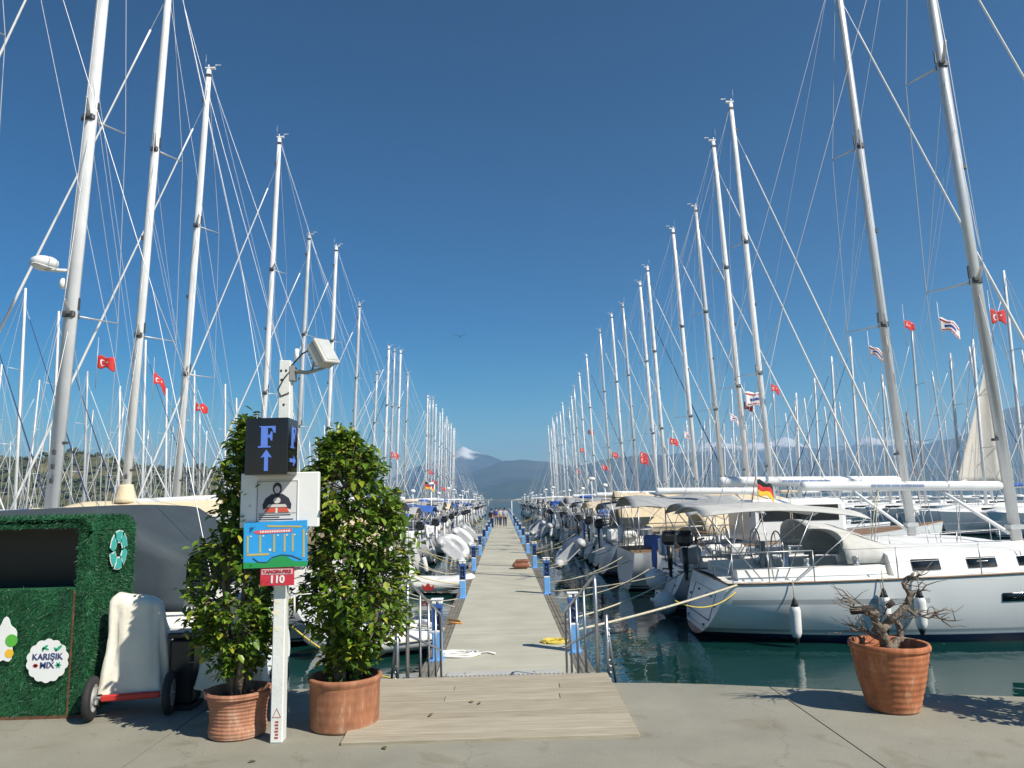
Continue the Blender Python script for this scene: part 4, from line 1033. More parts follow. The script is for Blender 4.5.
flag('tr', at_y(771, 384, 29.5), .42, 'red Turkish flag on the tallest mast of the right row', .3, 1.4, .5)
flag('tr', at_y(744, 402, 32.5), .5, 'red Turkish flag under a white pennant in the right row', .3, 2.2, .3)
flag('wh', at_y(745, 392, 32.4), .95, 'large white pennant with red and blue marks above a red flag, right row', .1, .3, .05, 'white charter pennants')
flag('wh', at_y(939, 318, 19.2), .52, 'white pennant with red stripes between the two right-hand masts', -.2, 1, .55, 'white charter pennants')
flag('wh', at_y(869, 346, 21), .42, 'small white pennant left of the second mast from the right edge', -.3, 2, .7, 'white charter pennants')
flag('wh', at_y(730, 414, 37), .5, 'small white pennant beside the thin grey mast of the right row', .2, .6, .6, 'white charter pennants')
flag('wh', at_y(684, 432, 45), .55, 'white pennant low among the middle right masts', .2, .1, .5, 'white charter pennants')
flag('tr', at_y(670, 438, 48.6), .6, 'red flag low beside a middle right mast', .2, .9, .3)
for (x, y, d) in [(640, 457, 59), (640, 452, 66), (612, 452, 74), (602, 465, 80), (580, 448, 95), (588, 430, 88), (576, 470, 112)]:
    flag('tr', at_y(x, y, d), .75, 'tiny red flag far along the right row of masts', .2, x, .3, 'tiny red flags far along the right row')
for (x, y, d) in [(391, 452, 68), (432, 480, 100), (441, 487, 116), (428, 470, 106)]:
    flag('tr', at_y(x, y, d), .75, 'tiny red flag far along the left row of masts', .2, x, .3, 'tiny red flags far along the left row')
def ensign(loc, lab, h_=1.2, sz_=.75):
    o = flag('de', loc, sz_, lab, .35, .4, .35, 'German ensigns at the sterns'); s = MB(); s.tube([V(-.02, 0, .1), V(-.02 - .25, 0, -h_)], .014, 6); s.build('staff', M['teak'], o)
ensign(at_y(757, 480, 16.6), 'German ensign above the grey bimini of the front right boat', .8, .50)
ensign(at_y(425, 482, 40), 'German ensign on a stern of the left row', 1.5, .55)
# ------------------------------------------------------------------ quay furniture
def terracotta(name, c, pale):
    m, b, t = new_mat(name)
    tc = t.new('ShaderNodeTexCoord'); sp = t.new('ShaderNodeSeparateXYZ'); t.link(tc.outputs['Object'], sp.inputs[0])
    mp = t.new('ShaderNodeMapping'); mp.inputs['Scale'].default_value = (5, 5, 1.4); t.link(tc.outputs['Object'], mp.inputs['Vector'])
    n = t.new('ShaderNodeTexNoise'); n.inputs['Scale'].default_value = 3; n.inputs['Detail'].default_value = 7; n.inputs['Roughness'].default_value = .7; t.link(mp.outputs['Vector'], n.inputs['Vector'])
    r = t.new('ShaderNodeValToRGB'); e = r.color_ramp.elements; e[0].position = .32; e[0].color = (*[x * .60 for x in c], 1); e[1].position = .56; e[1].color = (*c, 1)
    k = e.new(.70); k.color = (*pale, 1)
    t.link(n.outputs['Fac'], r.inputs['Fac'])
    # lime bloom near the foot, broken up by noise
    n2 = t.new('ShaderNodeTexNoise'); n2.inputs['Scale'].default_value = 9; n2.inputs['Detail'].default_value = 5; t.link(tc.outputs['Object'], n2.inputs['Vector'])
    ma = t.new('ShaderNodeMath', operation='MULTIPLY_ADD'); ma.inputs[1].default_value = .22; t.link(n2.outputs['Fac'], ma.inputs[0]); ma.inputs[2].default_value = -.06
    lt = t.new('ShaderNodeMath', operation='SUBTRACT'); t.link(ma.outputs[0], lt.inputs[0]); t.link(sp.outputs['Z'], lt.inputs[1])
    ms = t.new('ShaderNodeMath', operation='MULTIPLY', use_clamp=True); ms.inputs[1].default_value = 14; t.link(lt.outputs[0], ms.inputs[0])
    m5 = t.new('ShaderNodeMath', operation='MULTIPLY'); m5.inputs[1].default_value = .6; t.link(ms.outputs[0], m5.inputs[0])
    mx = t.new('ShaderNodeMix', data_type='RGBA'); t.link(m5.outputs[0], mx.inputs[0]); t.link(r.outputs['Color'], mx.inputs[6]); mx.inputs[7].default_value = (*pale, 1)
    t.link(mx.outputs[2], b.inputs['Base Color']); b.inputs['Roughness'].default_value = .85
    bp = t.new('ShaderNodeBump'); bp.inputs['Strength'].default_value = .3; bp.inputs['Distance'].default_value = .01; t.link(n2.outputs['Fac'], bp.inputs['Height']); t.link(bp.outputs['Normal'], b.inputs['Normal'])
    return m
def ribbed(prof, ribs, amp, seed=0):
    """resample a pot profile with turned ribs"""
    out = []
    for (r0, z0), (r1, z1) in zip(prof, prof[1:]):
        k = max(1, int(abs(z1 - z0) * ribs * 8))
        for i in range(k):
            u = i / k; z = z0 + (z1 - z0) * u; out.append((r0 + (r1 - r0) * u + amp * (math.sin(z * ribs * 2 * PI) + .4 * math.sin(z * 37 + seed)), z))
    out.append(prof[-1]); return out
def pot(name, loc, prof, inner, soilz, m, label, ribs, amp, tilt=None):
    root = empty(name, loc, rot=tilt or (0, 0, 0)); tag(root, label, 'plant pot')
    b = MB(); b.lathe([(.001, 0)] + ribbed(prof, ribs, amp) + inner, 48, close=False); b.build('pot_body', m, root)
    s = MB(); n = 14
    R_ = inner[-1][0] + .01
    s.lathe([(.001, soilz + .03)] + [(R_ * i / 5, soilz + .02 * math.sin(i * 2.3)) for i in range(1, 6)], 20, close=False); s.build('soil', M['soil'], root)
    return root
tA = terracotta('terracotta_pale', (.40, .18, .105), (.52, .36, .26)); tB = terracotta('terracotta_stained', (.36, .15, .075), (.46, .30, .19)); tC = terracotta('terracotta_orange', (.44, .155, .065), (.50, .30, .19))
pot('terracotta_pot', (-1.985, 5.80, 0), [(.185, 0), (.205, .012), (.208, .05), (.200, .10), (.204, .20), (.222, .27), (.242, .285), (.246, .305), (.240, .32)], [(.215, .318), (.205, .25)], .25, tA, 'pale ribbed terracotta pot left of the signpost, holding the taller leafy bush', 40, .0016)
pot('terracotta_pot', (-1.225, 5.92, 0), [(.235, 0), (.250, .012), (.254, .05), (.258, .20), (.262, .32), (.276, .335), (.278, .36), (.270, .372)], [(.246, .37), (.236, .29)], .29, tB, 'stained cylindrical terracotta pot right of the signpost, holding the broader leafy bush', 14, .0008)
pot('terracotta_pot', (2.95, 5.93, 0), [(.170, 0), (.184, .012), (.198, .06), (.243, .24), (.272, .40), (.276, .44), (.290, .455), (.292, .48), (.284, .495)], [(.262, .49), (.248, .41)], .41, tC, 'big orange ribbed terracotta pot on the quay before the front right boat', 22, .0013, tilt=(0, R(1.2), 0))

# leafy bushes --------------------------------------------------------
def leaf_mat():
    m, b, t = new_mat('ficus_leaf')
    g = t.new('ShaderNodeNewGeometry'); r = t.new('ShaderNodeValToRGB'); e = r.color_ramp.elements
    e[0].position = 0; e[0].color = (.05, .11, .012, 1); e[1].position = 1; e[1].color = (.42, .38, .04, 1)
    for p, c in ((.45, (.10, .19, .018)), (.78, (.18, .27, .026)), (.93, (.28, .33, .035))):
        k = e.new(p); k.color = (*c, 1)
    t.link(g.outputs['Random Per Island'], r.inputs['Fac']); t.link(r.outputs['Color'], b.inputs['Base Color'])
    b.inputs['Roughness'].default_value = .38
    tr = t.new('ShaderNodeBsdfTranslucent'); t.link(r.outputs['Color'], tr.inputs['Color'])
    mx = t.new('ShaderNodeMixShader'); mx.inputs[0].default_value = .22
    out = m.node_tree.nodes['Material Output']; t.link(b.outputs[0], mx.inputs[1]); t.link(tr.outputs[0], mx.inputs[2]); t.link(mx.outputs[0], out.inputs['Surface'])
    return m
LEAF = leaf_mat()
def add_leaf(mb, p, d, up, ln, wd):
    d = d.normalized(); s = d.cross(up)
    s = s.normalized() if s.length > 1e-4 else d.orthogonal().normalized()
    n = s.cross(d).normalized()
    q = [p, p + d * ln * .30 + s * wd * .46 + n * ln * .05, p + d * ln * .68 + s * wd * .42 + n * ln * .02, p + d * ln - n * ln * .16, p + d * ln * .68 - s * wd * .42 + n * ln * .02, p + d * ln * .30 - s * wd * .46 + n * ln * .05, p + d * ln * .36 - n * ln * .06, p + d * ln * .70 - n * ln * .09]
    mb.add(q, [(0, 1, 6), (1, 2, 7, 6), (2, 3, 7), (3, 4, 7), (4, 5, 6, 7), (5, 0, 6)], True)
def bush(name, base, outline, n_twig, leaves, seed, label, leafsize=.062):
    """outline: list of (z, x offset, radius) for the crown, z measured from the ground"""
    rnd = random.Random(seed); root = empty(name, base); tag(root, label, 'bush')
    def env(z):
        for (a, xo, r), (b_, xo2, r2) in zip(outline, outline[1:]):
            if a <= z <= b_: u = (z - a) / (b_ - a); return xo + (xo2 - xo) * u, r + (r2 - r) * u
        return outline[-1][1], 0.02
    tk = MB(); fo = MB()
    zb = outline[0][0]; zt = outline[-1][0]; z0 = .27
    stems = []
    for i in range(5):
        a = i * 1.256 + rnd.uniform(-.3, .3); p = V(.04 * math.cos(a), .04 * math.sin(a), z0 - .02); pts = [p]
        tz = zb + (zt - zb) * rnd.uniform(.55, .97); kx, kr = env(tz); T = V(kx + kr * .45 * math.cos(a), kr * .45 * math.sin(a), tz)
        for k in range(1, 9):
            u = k / 8; pts.append(p.lerp(T, u) + V(rnd.uniform(-.025, .025), rnd.uniform(-.025, .025), 0) + V(.08 * math.cos(a), .08 * math.sin(a), 0) * math.sin(PI * u))
        tk.tube(pts, [.030 * (1 - .8 * k / 8) for k in range(9)], 6); stems.append(pts)
    lump = [(rnd.uniform(0, 6.28), rnd.uniform(zb, zt), rnd.uniform(.45, 1.45)) for _ in range(22)]
    holes = [V(rnd.uniform(-.42, .42), rnd.uniform(-.45, .1), rnd.uniform(zb, zt)) for _ in range(16)]
    for i in range(n_twig):
        z = zb + (zt - zb) * (rnd.random() ** 1.05); kx, kr = env(z); a = rnd.uniform(0, 2 * PI)
        w_ = 1.0
        for la, lz, ls in lump:
            da = abs((a - la + PI) % (2 * PI) - PI); w_ += (ls - 1) * math.exp(-(da / .6) ** 2 - ((z - lz) / .16) ** 2)
        rr = kr * w_ * math.sqrt(rnd.uniform(.12, 1.0)); c = V(kx + rr * math.cos(a), rr * math.sin(a), z)
        if any((c - h_).length < .13 for h_ in holes) and rnd.random() < .75: continue
        st = min((q for s_ in stems for q in s_[2:]), key=lambda q: (q - c).length + max(0, q.z - c.z) * 2)
        out = V(math.cos(a), math.sin(a), .55).normalized()
        mid = st.lerp(c, .55) + V(0, 0, .03)
        tk.tube([st, mid, c], [.007, .005, .0025], 4, cap=False)
        for k in range(leaves):
            u = rnd.uniform(.45, 1.1); q = mid.lerp(c, u) + V(rnd.gauss(0, .028), rnd.gauss(0, .028), rnd.gauss(0, .028))
            d = (out * .8 + V(rnd.uniform(-1, 1), rnd.uniform(-1, 1), rnd.uniform(-1.3, .35)))
            ln = leafsize * rnd.uniform(.5, 1.35); add_leaf(fo, q, d, V(rnd.uniform(-.4, .4), rnd.uniform(-.4, .4), 1), ln, ln * .58)
    tk.build('stem', M['bark'], root); fo.build('foliage', LEAF, root)
    return root
bush('leafy_bush', (-1.985, 5.80, 0), [(.42, -.02, .12), (.60, -.06, .32), (.85, -.08, .40), (1.1, -.05, .37), (1.4, .02, .34), (1.65, .08, .29), (1.9, .06, .24), (2.1, .05, .17), (2.22, .04, .10), (2.34, .02, .05)], 720, 11, 3, 'tall glossy green bush narrowing upward behind the left of the signpost')
bush('leafy_bush', (-1.225, 5.92, 0), [(.38, .00, .12), (.55, .05, .30), (.80, .10, .41), (1.1, .13, .44), (1.4, .10, .42), (1.65, .05, .38), (1.85, .0, .32), (2.0, -.02, .25), (2.12, -.03, .15), (2.22, -.04, .06)], 900, 11, 4, 'broad glossy green bush with a rounded crown right of the signpost')
# a leaf or two fallen on the quay
fl = MB(); rnd = random.Random(2)
for i in range(5):
    p = V(rnd.uniform(-1.7, -.2), rnd.uniform(5.15, 6.3), .006 if rnd.random() < .5 else .008)
    if p.x > -1.15 and p.y > 5.44: p.z = .035 + .05 * (p.y - 5.44) / 1.6
    add_leaf(fl, p, V(rnd.uniform(-1, 1), rnd.uniform(-1, 1), .12), V(0, 0, 1), .055, .03)
tag(fl.build('fallen_leaves', mat('dry_leaf', (.14, .10, .03), .8, var=.4, scale=20)), kind='stuff')
# unseen potted bush added off to the right to shade the quay corner
pot('terracotta_pot', (4.42, 5.25, 0), [(.185, 0), (.20, .012), (.26, .24), (.29, .40), (.31, .45), (.30, .47)], [(.275, .46), (.26, .40)], .40, tC, 'unseen terracotta pot added past the right end of the picture on the quay', 22, .003)
bush('leafy_bush', (4.42, 5.25, .12), [(.35, 0, .10), (.55, .02, .30), (.80, .02, .40), (1.05, 0, .36), (1.2, 0, .2), (1.3, 0, .05)], 260, 10, 9, 'unseen low bush added to shade the right end of the quay')

# bare shrub in the big pot
def shrub():
    rnd = random.Random(16); root = empty('bare_shrub', (2.95, 5.93, .40)); tag(root, 'leafless gnarled shrub with bare twigs growing in the big orange pot', 'shrub')
    t = MB()
    def crook(pts, r0, r1, wob=.012):
        q = []
        for a, b_ in zip(pts, pts[1:]):
            for k in range(3): q.append(Vector(a).lerp(Vector(b_), k / 3) + V(rnd.gauss(0, wob), rnd.gauss(0, wob), rnd.gauss(0, wob)))
        q.append(Vector(pts[-1])); n = len(q)
        t.tube(q, [r0 + (r1 - r0) * i / (n - 1) for i in range(n)], 8); return q
    A = crook([(.02, 0, 0), (-.02, 0, .10), (-.06, 0, .20), (-.10, -.02, .30), (-.14, -.02, .36)], .048, .022)
    B = crook([(-.05, 0, .16), (.02, .0, .24), (.10, -.01, .30), (.18, -.02, .38), (.22, 0, .44), (.19, 0, .50), (.21, .0, .56), (.26, .0, .60)], .034, .012)
    C = crook([(.03, 0, .03), (.11, .03, .10), (.13, .05, .19), (.09, .05, .26), (.04, .03, .28)], .030, .016)
    D = crook([(.0, 0, .05), (-.08, .02, .13), (-.17, .03, .18), (-.27, .0, .20)], .020, .008)
    Ee = crook([(-.10, -.02, .30), (-.20, -.03, .33), (-.26, -.02, .38), (-.27, 0, .44)], .016, .006)
    F_ = crook([(.14, 0, .34), (.24, .03, .30), (.34, .0, .27), (.44, -.02, .24)], .014, .005)
    st = MB(); st.tube([V(-.27, -.03, .335), V(-.10, -.03, .345)], .030, 8); st.tube([V(.02, -.02, .36), V(.07, -.02, .39)], .022, 8)
    for Q, n in ((A, 7), (B, 13), (C, 6), (D, 9), (Ee, 8), (F_, 9)):
        for i in range(n):
            p = Vector(rnd.choice(Q[3:])); d = (p - V(0, 0, .12)); d = V(d.x * 1.6 + rnd.uniform(-.3, .3), rnd.uniform(-.35, .35), rnd.uniform(-.05, .35)).normalized(); ln = rnd.uniform(.10, .30); q = [p]
            for k in range(1, 5): q.append(q[-1] + (d + V(rnd.gauss(0, .22), rnd.gauss(0, .22), rnd.gauss(0, .25))) * ln / 4)
            t.tube(q, [.0060, .005, .004, .003, .0018], 5)
            if rnd.random() < .6:
                e = q[2] + V(rnd.uniform(-.1, .12), rnd.uniform(-.05, .05), rnd.uniform(-.02, .12)); t.tube([q[2], (q[2] + e) / 2 + V(0, 0, .01), e], [.004, .003, .0015], 4)
    t.build('branch', M['deadbark'], root)
    st.build('cut_stub', mat('cut_wood_dark', (.035, .028, .022), .9), root)
shrub()

# ------------------------------------------------------------------ signpost
def text_mesh(s, size, m, parent, loc, rot=(PI / 2, 0, 0), name='lettering', th=.002, bold=0.0):
    cu = bpy.data.curves.new(name, 'FONT'); cu.body = s; cu.size = size; cu.extrude = th; cu.align_x = 'CENTER'; cu.align_y = 'CENTER'; cu.offset = bold
    tmp = bpy.data.objects.new(name, cu); col.objects.link(tmp)
    me = bpy.data.meshes.new_from_object(tmp.evaluated_get(bpy.context.evaluated_depsgraph_get())); bpy.data.objects.remove(tmp)
    me.materials.clear(); me.materials.append(m)
    o = bpy.data.objects.new(name, me); col.objects.link(o); o.parent = parent; o.location = loc; o.rotation_euler = rot
    return o
F_POLY = [(-.5, .5), (.52, .5), (.52, .12), (.42, .12), (.34, .34), (.22, .40), (.10, .40), (.10, .07), (.20, .05), (.28, -.04), (.28, .20) if False else (.28, -.16), (.36, -.16), (.36, .24), (.36, .24)]
def serif_F(mb, M4, w_, h_, th):
    # slab of separate strokes that butt: stem, feet, top bar, tongue
    def r(x0, x1, z0, z1): mb.prism([(x0 * w_, z0 * h_), (x1 * w_, z0 * h_), (x1 * w_, z1 * h_), (x0 * w_, z1 * h_)], M4, th)
    r(-.34, .06, -.43, .5); r(-.5, .24, -.5, -.43)
    mb.prism([(-.5 * w_, .5 * h_), (-.34 * w_, .44 * h_), (-.34 * w_, .5 * h_)], M4, th)
    mb.prism([(.06 * w_, .42 * h_), (.30 * w_, .40 * h_), (.44 * w_, .18 * h_), (.52 * w_, .18 * h_), (.52 * w_, .5 * h_), (.06 * w_, .5 * h_)], M4, th)
    mb.prism([(.06 * w_, -.02 * h_), (.18 * w_, -.04 * h_), (.26 * w_, -.18 * h_), (.34 * w_, -.18 * h_), (.34 * w_, .25 * h_), (.26 * w_, .25 * h_), (.18 * w_, .10 * h_), (.06 * w_, .08 * h_)], M4, th)
def arrow_up(mb, M4, w_, h_, th):
    mb.prism([(-.17 * w_, -.5 * h_), (.17 * w_, -.5 * h_), (.17 * w_, .16 * h_), (.5 * w_, .12 * h_), (0, .5 * h_), (-.5 * w_, .12 * h_), (-.17 * w_, .16 * h_)], M4, th)
def signpost():
    X, Y = -1.63, 5.60
    root = empty('signpost', (X, Y, 0)); tag(root, 'white square signpost between the two leafy bushes with a black F box, notices and floodlight', 'signpost')
    pm = mat('post_paint', (.70, .715, .68), .5, var=.08, scale=4, bump=.15)
    p = MB(); p.box((0, 0, 1.37), (.088, .10, 2.74), bev=.006);
    for x, z in ((-.025, 2.66), (.012, 2.66), (-.02, 2.59), (0, 2.40)): p.cm = 1; p.box((x, -.051, z), (.014, .004, .016)); p.cm = 0
    p.build('post', [pm, M['black']], root)
    st = MB()
    for x, z, r in ((-.012, .965, .022), (-.02, .885, .03), (-.005, .775, .024)): st.prism([(x + r * (1 + .3 * math.sin(3 * a)) * math.cos(a), z + r * .7 * math.sin(a)) for a in [i * PI / 6 for i in range(12)]], Matrix.Translation((0, -.0505, 0)), .001)
    st.build('sticker_residue', mat('sticker_residue', (.74, .70, .55), .7), root)
    wr = MB(); tri = [(-.032, .17), (.032, .17), (0, .235)]; wr.prism([(-.032, .17), (.032, .17), (.026, .174), (-.026, .174)], Matrix.Translation((0, -.0505, 0)), .0012)
    wr.prism([(-.032, .17), (-.026, .174), (0, .226), (0, .235)], Matrix.Translation((0, -.0505, 0)), .0012); wr.prism([(.032, .17), (0, .235), (0, .226), (.026, .174)], Matrix.Translation((0, -.0505, 0)), .0012)
    for i in range(6): wr.prism([(-.012 + .004 * (i % 2), .03 + i * .021), (.014, .03 + i * .021), (.014, .043 + i * .021), (-.012 + .004 * (i % 2), .043 + i * .021)], Matrix.Translation((0, -.0505, 0)), .0012)
    wr.build('warning_sticker', mat('sticker_red', (.38, .08, .06), .6), root)
    # F box
    b = MB(); b.box((-.028, -.22, 2.068), (.300, .25, .400), bev=.004); bx = b.build('sign_box', mat('sign_black', (.012, .010, .014), .16, var=.1), root)
    fm = new_mat('sign_blue_letter')[0]; bb = fm.node_tree.nodes['Principled BSDF']; bb.inputs['Base Color'].default_value = (.10, .20, .62, 1); bb.inputs['Roughness'].default_value = .4
    bb.inputs['Emission Color'].default_value = (.08, .18, .70, 1); bb.inputs['Emission Strength'].default_value = .05  # faint glow put into the letter and arrow blue; no lamp inside
    for face in (0, 1):
        M4 = Matrix.Translation((-.028, -.3455, 2.133)) if face == 0 else Matrix.Translation((.1225, -.22, 2.133)) @ Matrix.Rotation(PI / 2, 4, 'Z')
        l = MB(); serif_F(l, M4, .118, .152, .003); l.build('letter', fm, bx)
        a = MB(); arrow_up(a, M4 @ Matrix.Translation((0, 0, -.165)) @ (Matrix.Identity(4) if face == 0 else Matrix.Translation((0, 0, 0)) @ Matrix.Rotation(PI / 2, 4, 'Y')), .078, .15, .003); a.build('arrow', fm, bx)
    # white board with the poster
    w_ = MB(); w_.box((.0, -.078, 1.69), (.57, .05, .40), bev=.006); wb = w_.build('notice_board', M['white'], root)
    po = MB(); po.box((-.015, -.106, 1.668), (.300, .006, .335)); pb = po.build('poster', mat('poster_paper', (.66, .66, .66), .5, var=.03), wb)
    bk = mat('poster_ink', (.03, .03, .045), .6, var=0)
    T = lambda x, z: Matrix.Translation((-.015 + x, -.1095, 1.668 + z))
    def ell(cx, cz, rx, rz, n=18, a0=0, a1=2 * PI): return [(cx + rx * math.cos(a0 + (a1 - a0) * i / n), cz + rz * math.sin(a0 + (a1 - a0) * i / n)) for i in range(n if a1 - a0 > 6.2 else n + 1)]
    fig = MB(); fig.prism(ell(0, .105, .033, .045), T(0, 0), .002); fig.prism([(-.10, -.045), (-.105, -.01), (-.085, .035), (-.04, .066), (.04, .066), (.085, .035), (.105, -.01), (.10, -.045), (.06, -.03), (-.06, -.03)], T(0, 0), .002)
    fig.build('drawn_figure', bk, pb)
    fc = MB(); fc.prism(ell(0, .098, .021, .027), T(0, 0), .003); fc.prism(ell(0, .02, .026, .022), T(0, 0), .003); fc.prism([(-.075, -.028), (.075, -.028), (.06, -.008), (-.06, -.008)], T(0, 0), .003); fc.build('drawn_face', mat('poster_skin', (.62, .58, .55), .6, var=0), pb)
    rd = MB(); rd.prism([(-.09, -.065), (-.01, -.065), (-.01, -.032), (-.07, -.032)], T(0, 0), .0035); rd.prism([(.01, -.065), (.09, -.065), (.07, -.032), (.01, -.032)], T(0, 0), .0035); rd.build('red_patch', mat('poster_red', (.60, .09, .05), .6, var=0), pb)
    ln = MB()
    for i, (x0, x1) in enumerate(((-.13, .10), (-.13, .02), (-.13, .12), (-.13, .0), (-.13, .125))): ln.prism([(x0, -.088 - i * .016), (x1, -.088 - i * .016), (x1, -.081 - i * .016), (x0, -.081 - i * .016)], T(0, 0), .0015)
    for (x0, x1, z0, z1) in ((-.138, .138, -.0735, -.071), (-.146, -.143, -.16, .16), (.143, .146, -.16, .16), (-.143, .143, .157, .16), (-.143, .143, -.16, -.157)): ln.prism([(x0, z0), (x1, z0), (x1, z1), (x0, z1)], T(0, 0), .0012)
    ln.build('printed_line', bk, pb)
    # blue marina map
    m_ = MB(); m_.box((-.016, -.118, 1.375), (.455, .012, .325), rot=(0, R(-1), 0)); mb_ = m_.build('map_board', mat('map_blue', (.03, .34, .74), .35, var=.06), root)
    Q = Matrix.Translation((-.016, -.1245, 1.375)) @ Matrix.Rotation(R(-1), 4, 'Y')
    def rect(mb, x0, x1, z0, z1, th=.0016): mb.prism([(x0, z0), (x1, z0), (x1, z1), (x0, z1)], Q, th)
    pr = MB(); yl = mat('map_ochre', (.50, .42, .12), .5, var=.05)
    for x in (-.205, -.115, -.015, .06, .118): rect(pr, x, x + .013, -.055, .07)
    rect(pr, .197, .211, -.10, .10); rect(pr, -.205, -.045, -.075, -.060)
    pr.prism([(-.06, .125), (.19, .112), (.19, .124), (-.06, .138)], Q, .0016); pr.build('map_pier', yl, mb_)
    ar = MB(); ar.prism([(-.165, .092), (-.12, .076), (.12, .082), (.12, .106), (-.12, .104), ], Q, .002); ar.build('map_arrow', mat('map_red', (.70, .10, .10), .5, var=.05), mb_)
    tx = MB(); rnd = random.Random(1)
    x = -.11
    while x < .105: d_ = rnd.uniform(.008, .016); tx.prism([(x, .085), (x + d_, .085), (x + d_, .099), (x, .099)], Q, .0026); x += d_ + .005
    for x in (-.175, -.085, .02, .085, .14, .225): rect(tx, x - .006, x + .004, .058, .068, .0018)
    rect(tx, -.045, -.03, -.045, -.03, .0018); tx.build('map_mark', M['white'], mb_)
    gr = MB(); gr.prism([(-.2275, -.1625), (.2275, -.1625), (.2275, -.128), (.14, -.125), (.08, -.088), (.04, -.08), (-.02, -.10), (-.06, -.128), (-.2275, -.118)], Q, .0014); gr.build('map_land', mat('map_green', (.02, .30, .08), .5, var=.05), mb_)
    dk = MB(); dk.tube([Q @ V(x, -.002, z) for x, z in ((-.16, -.09), (-.12, -.12), (-.06, -.125), (-.02, -.09), (.05, -.075), (.12, -.085), (.19, -.115))], .003, 4); dk.build('map_road', bk, mb_)
    # number plate
    n_ = MB(); n_.box((.0, -.112, 1.148), (.242, .010, .128), bev=.002); npl = n_.build('number_plate', mat('plate_red', (.56, .035, .06), .4, var=.05), root)
    n2 = MB(); n2.box((0, -.1175, 1.182), (.222, .004, .040)); n2.build('plate_panel', mat('plate_pink', (.66, .42, .42), .5, var=.04), npl)
    text_mesh('YANGIN-FIRE', .034, mat('plate_text_red', (.42, .02, .04), .5, var=0), npl, (0, -.1215, 1.182), name='plate_lettering', bold=.0006)
    text_mesh('110', .072, M['white'], npl, (0, -.119, 1.126), name='plate_number', bold=.0025)
    br = MB(); br.box((0, -.078, 1.10), (.05, .06, .05)); br.box((0, -.078, 1.40), (.05, .07, .05)); br.build('plate_bracket', M['white'], root)
    # floodlight arm
    ar = MB(); ar.tube([V(.04, 0, 2.665), V(.16, -.02, 2.645), V(.30, -.04, 2.675)], [.030, .024, .014], 6, sx=.6); ar.box((.055, -.01, 2.64), (.03, .09, .11)); ar.tube([V(.20, -.02, 2.66), V(.25, -.08, 2.83)], .008, 5)
    fl = ar.build('floodlight_arm', mat('arm_grey', (.32, .32, .29), .5, .2), root)
    fb = MB(); fb.box((0, 0, 0), (.20, .17, .085), bev=.015); fb.box((0, 0, .052), (.215, .185, .03), bev=.006)
    for i in range(5): fb.box((-.07 + i * .035, 0, -.05), (.006, .14, .025))
    fo = fb.build('floodlight', mat('floodlight_grey', (.50, .49, .44), .5), fl, loc=(.275, -.05, 2.775), rot=(R(12), R(62), R(-12)))
    gl = MB(); gl.box((0, 0, .069), (.17, .14, .004)); gl.build('floodlight_glass', mat('lamp_glass', (.5, .52, .5), .1), fo)
    cb = MB(); cb.tube([V(.045, -.05, 2.66), V(.0, -.06, 2.60), V(-.045, -.06, 2.51), V(-.02, -.055, 2.465), V(.04, -.055, 2.49)], .005, 5); cb.tube([V(.045, -.03, 2.70), V(.13, -.04, 2.79), V(.22, -.05, 2.83)], .006, 5); cb.build('cable', M['black'], root)
    sn = MB(); sn.tube([V(.07, .02, 2.74), V(.07, .02, 2.84)], .016, 8); sn.build('sensor', M['white'], root)
    hk = MB(); hk.tube([V(.05, 0, 1.0), V(.22, -.01, 1.01)], .004, 4); hk.tube([V(.10, -.02, 1.0), V(.105, -.02, .86)], .007, 5); hk.build('wire_tie', M['white'], root)
signpost()

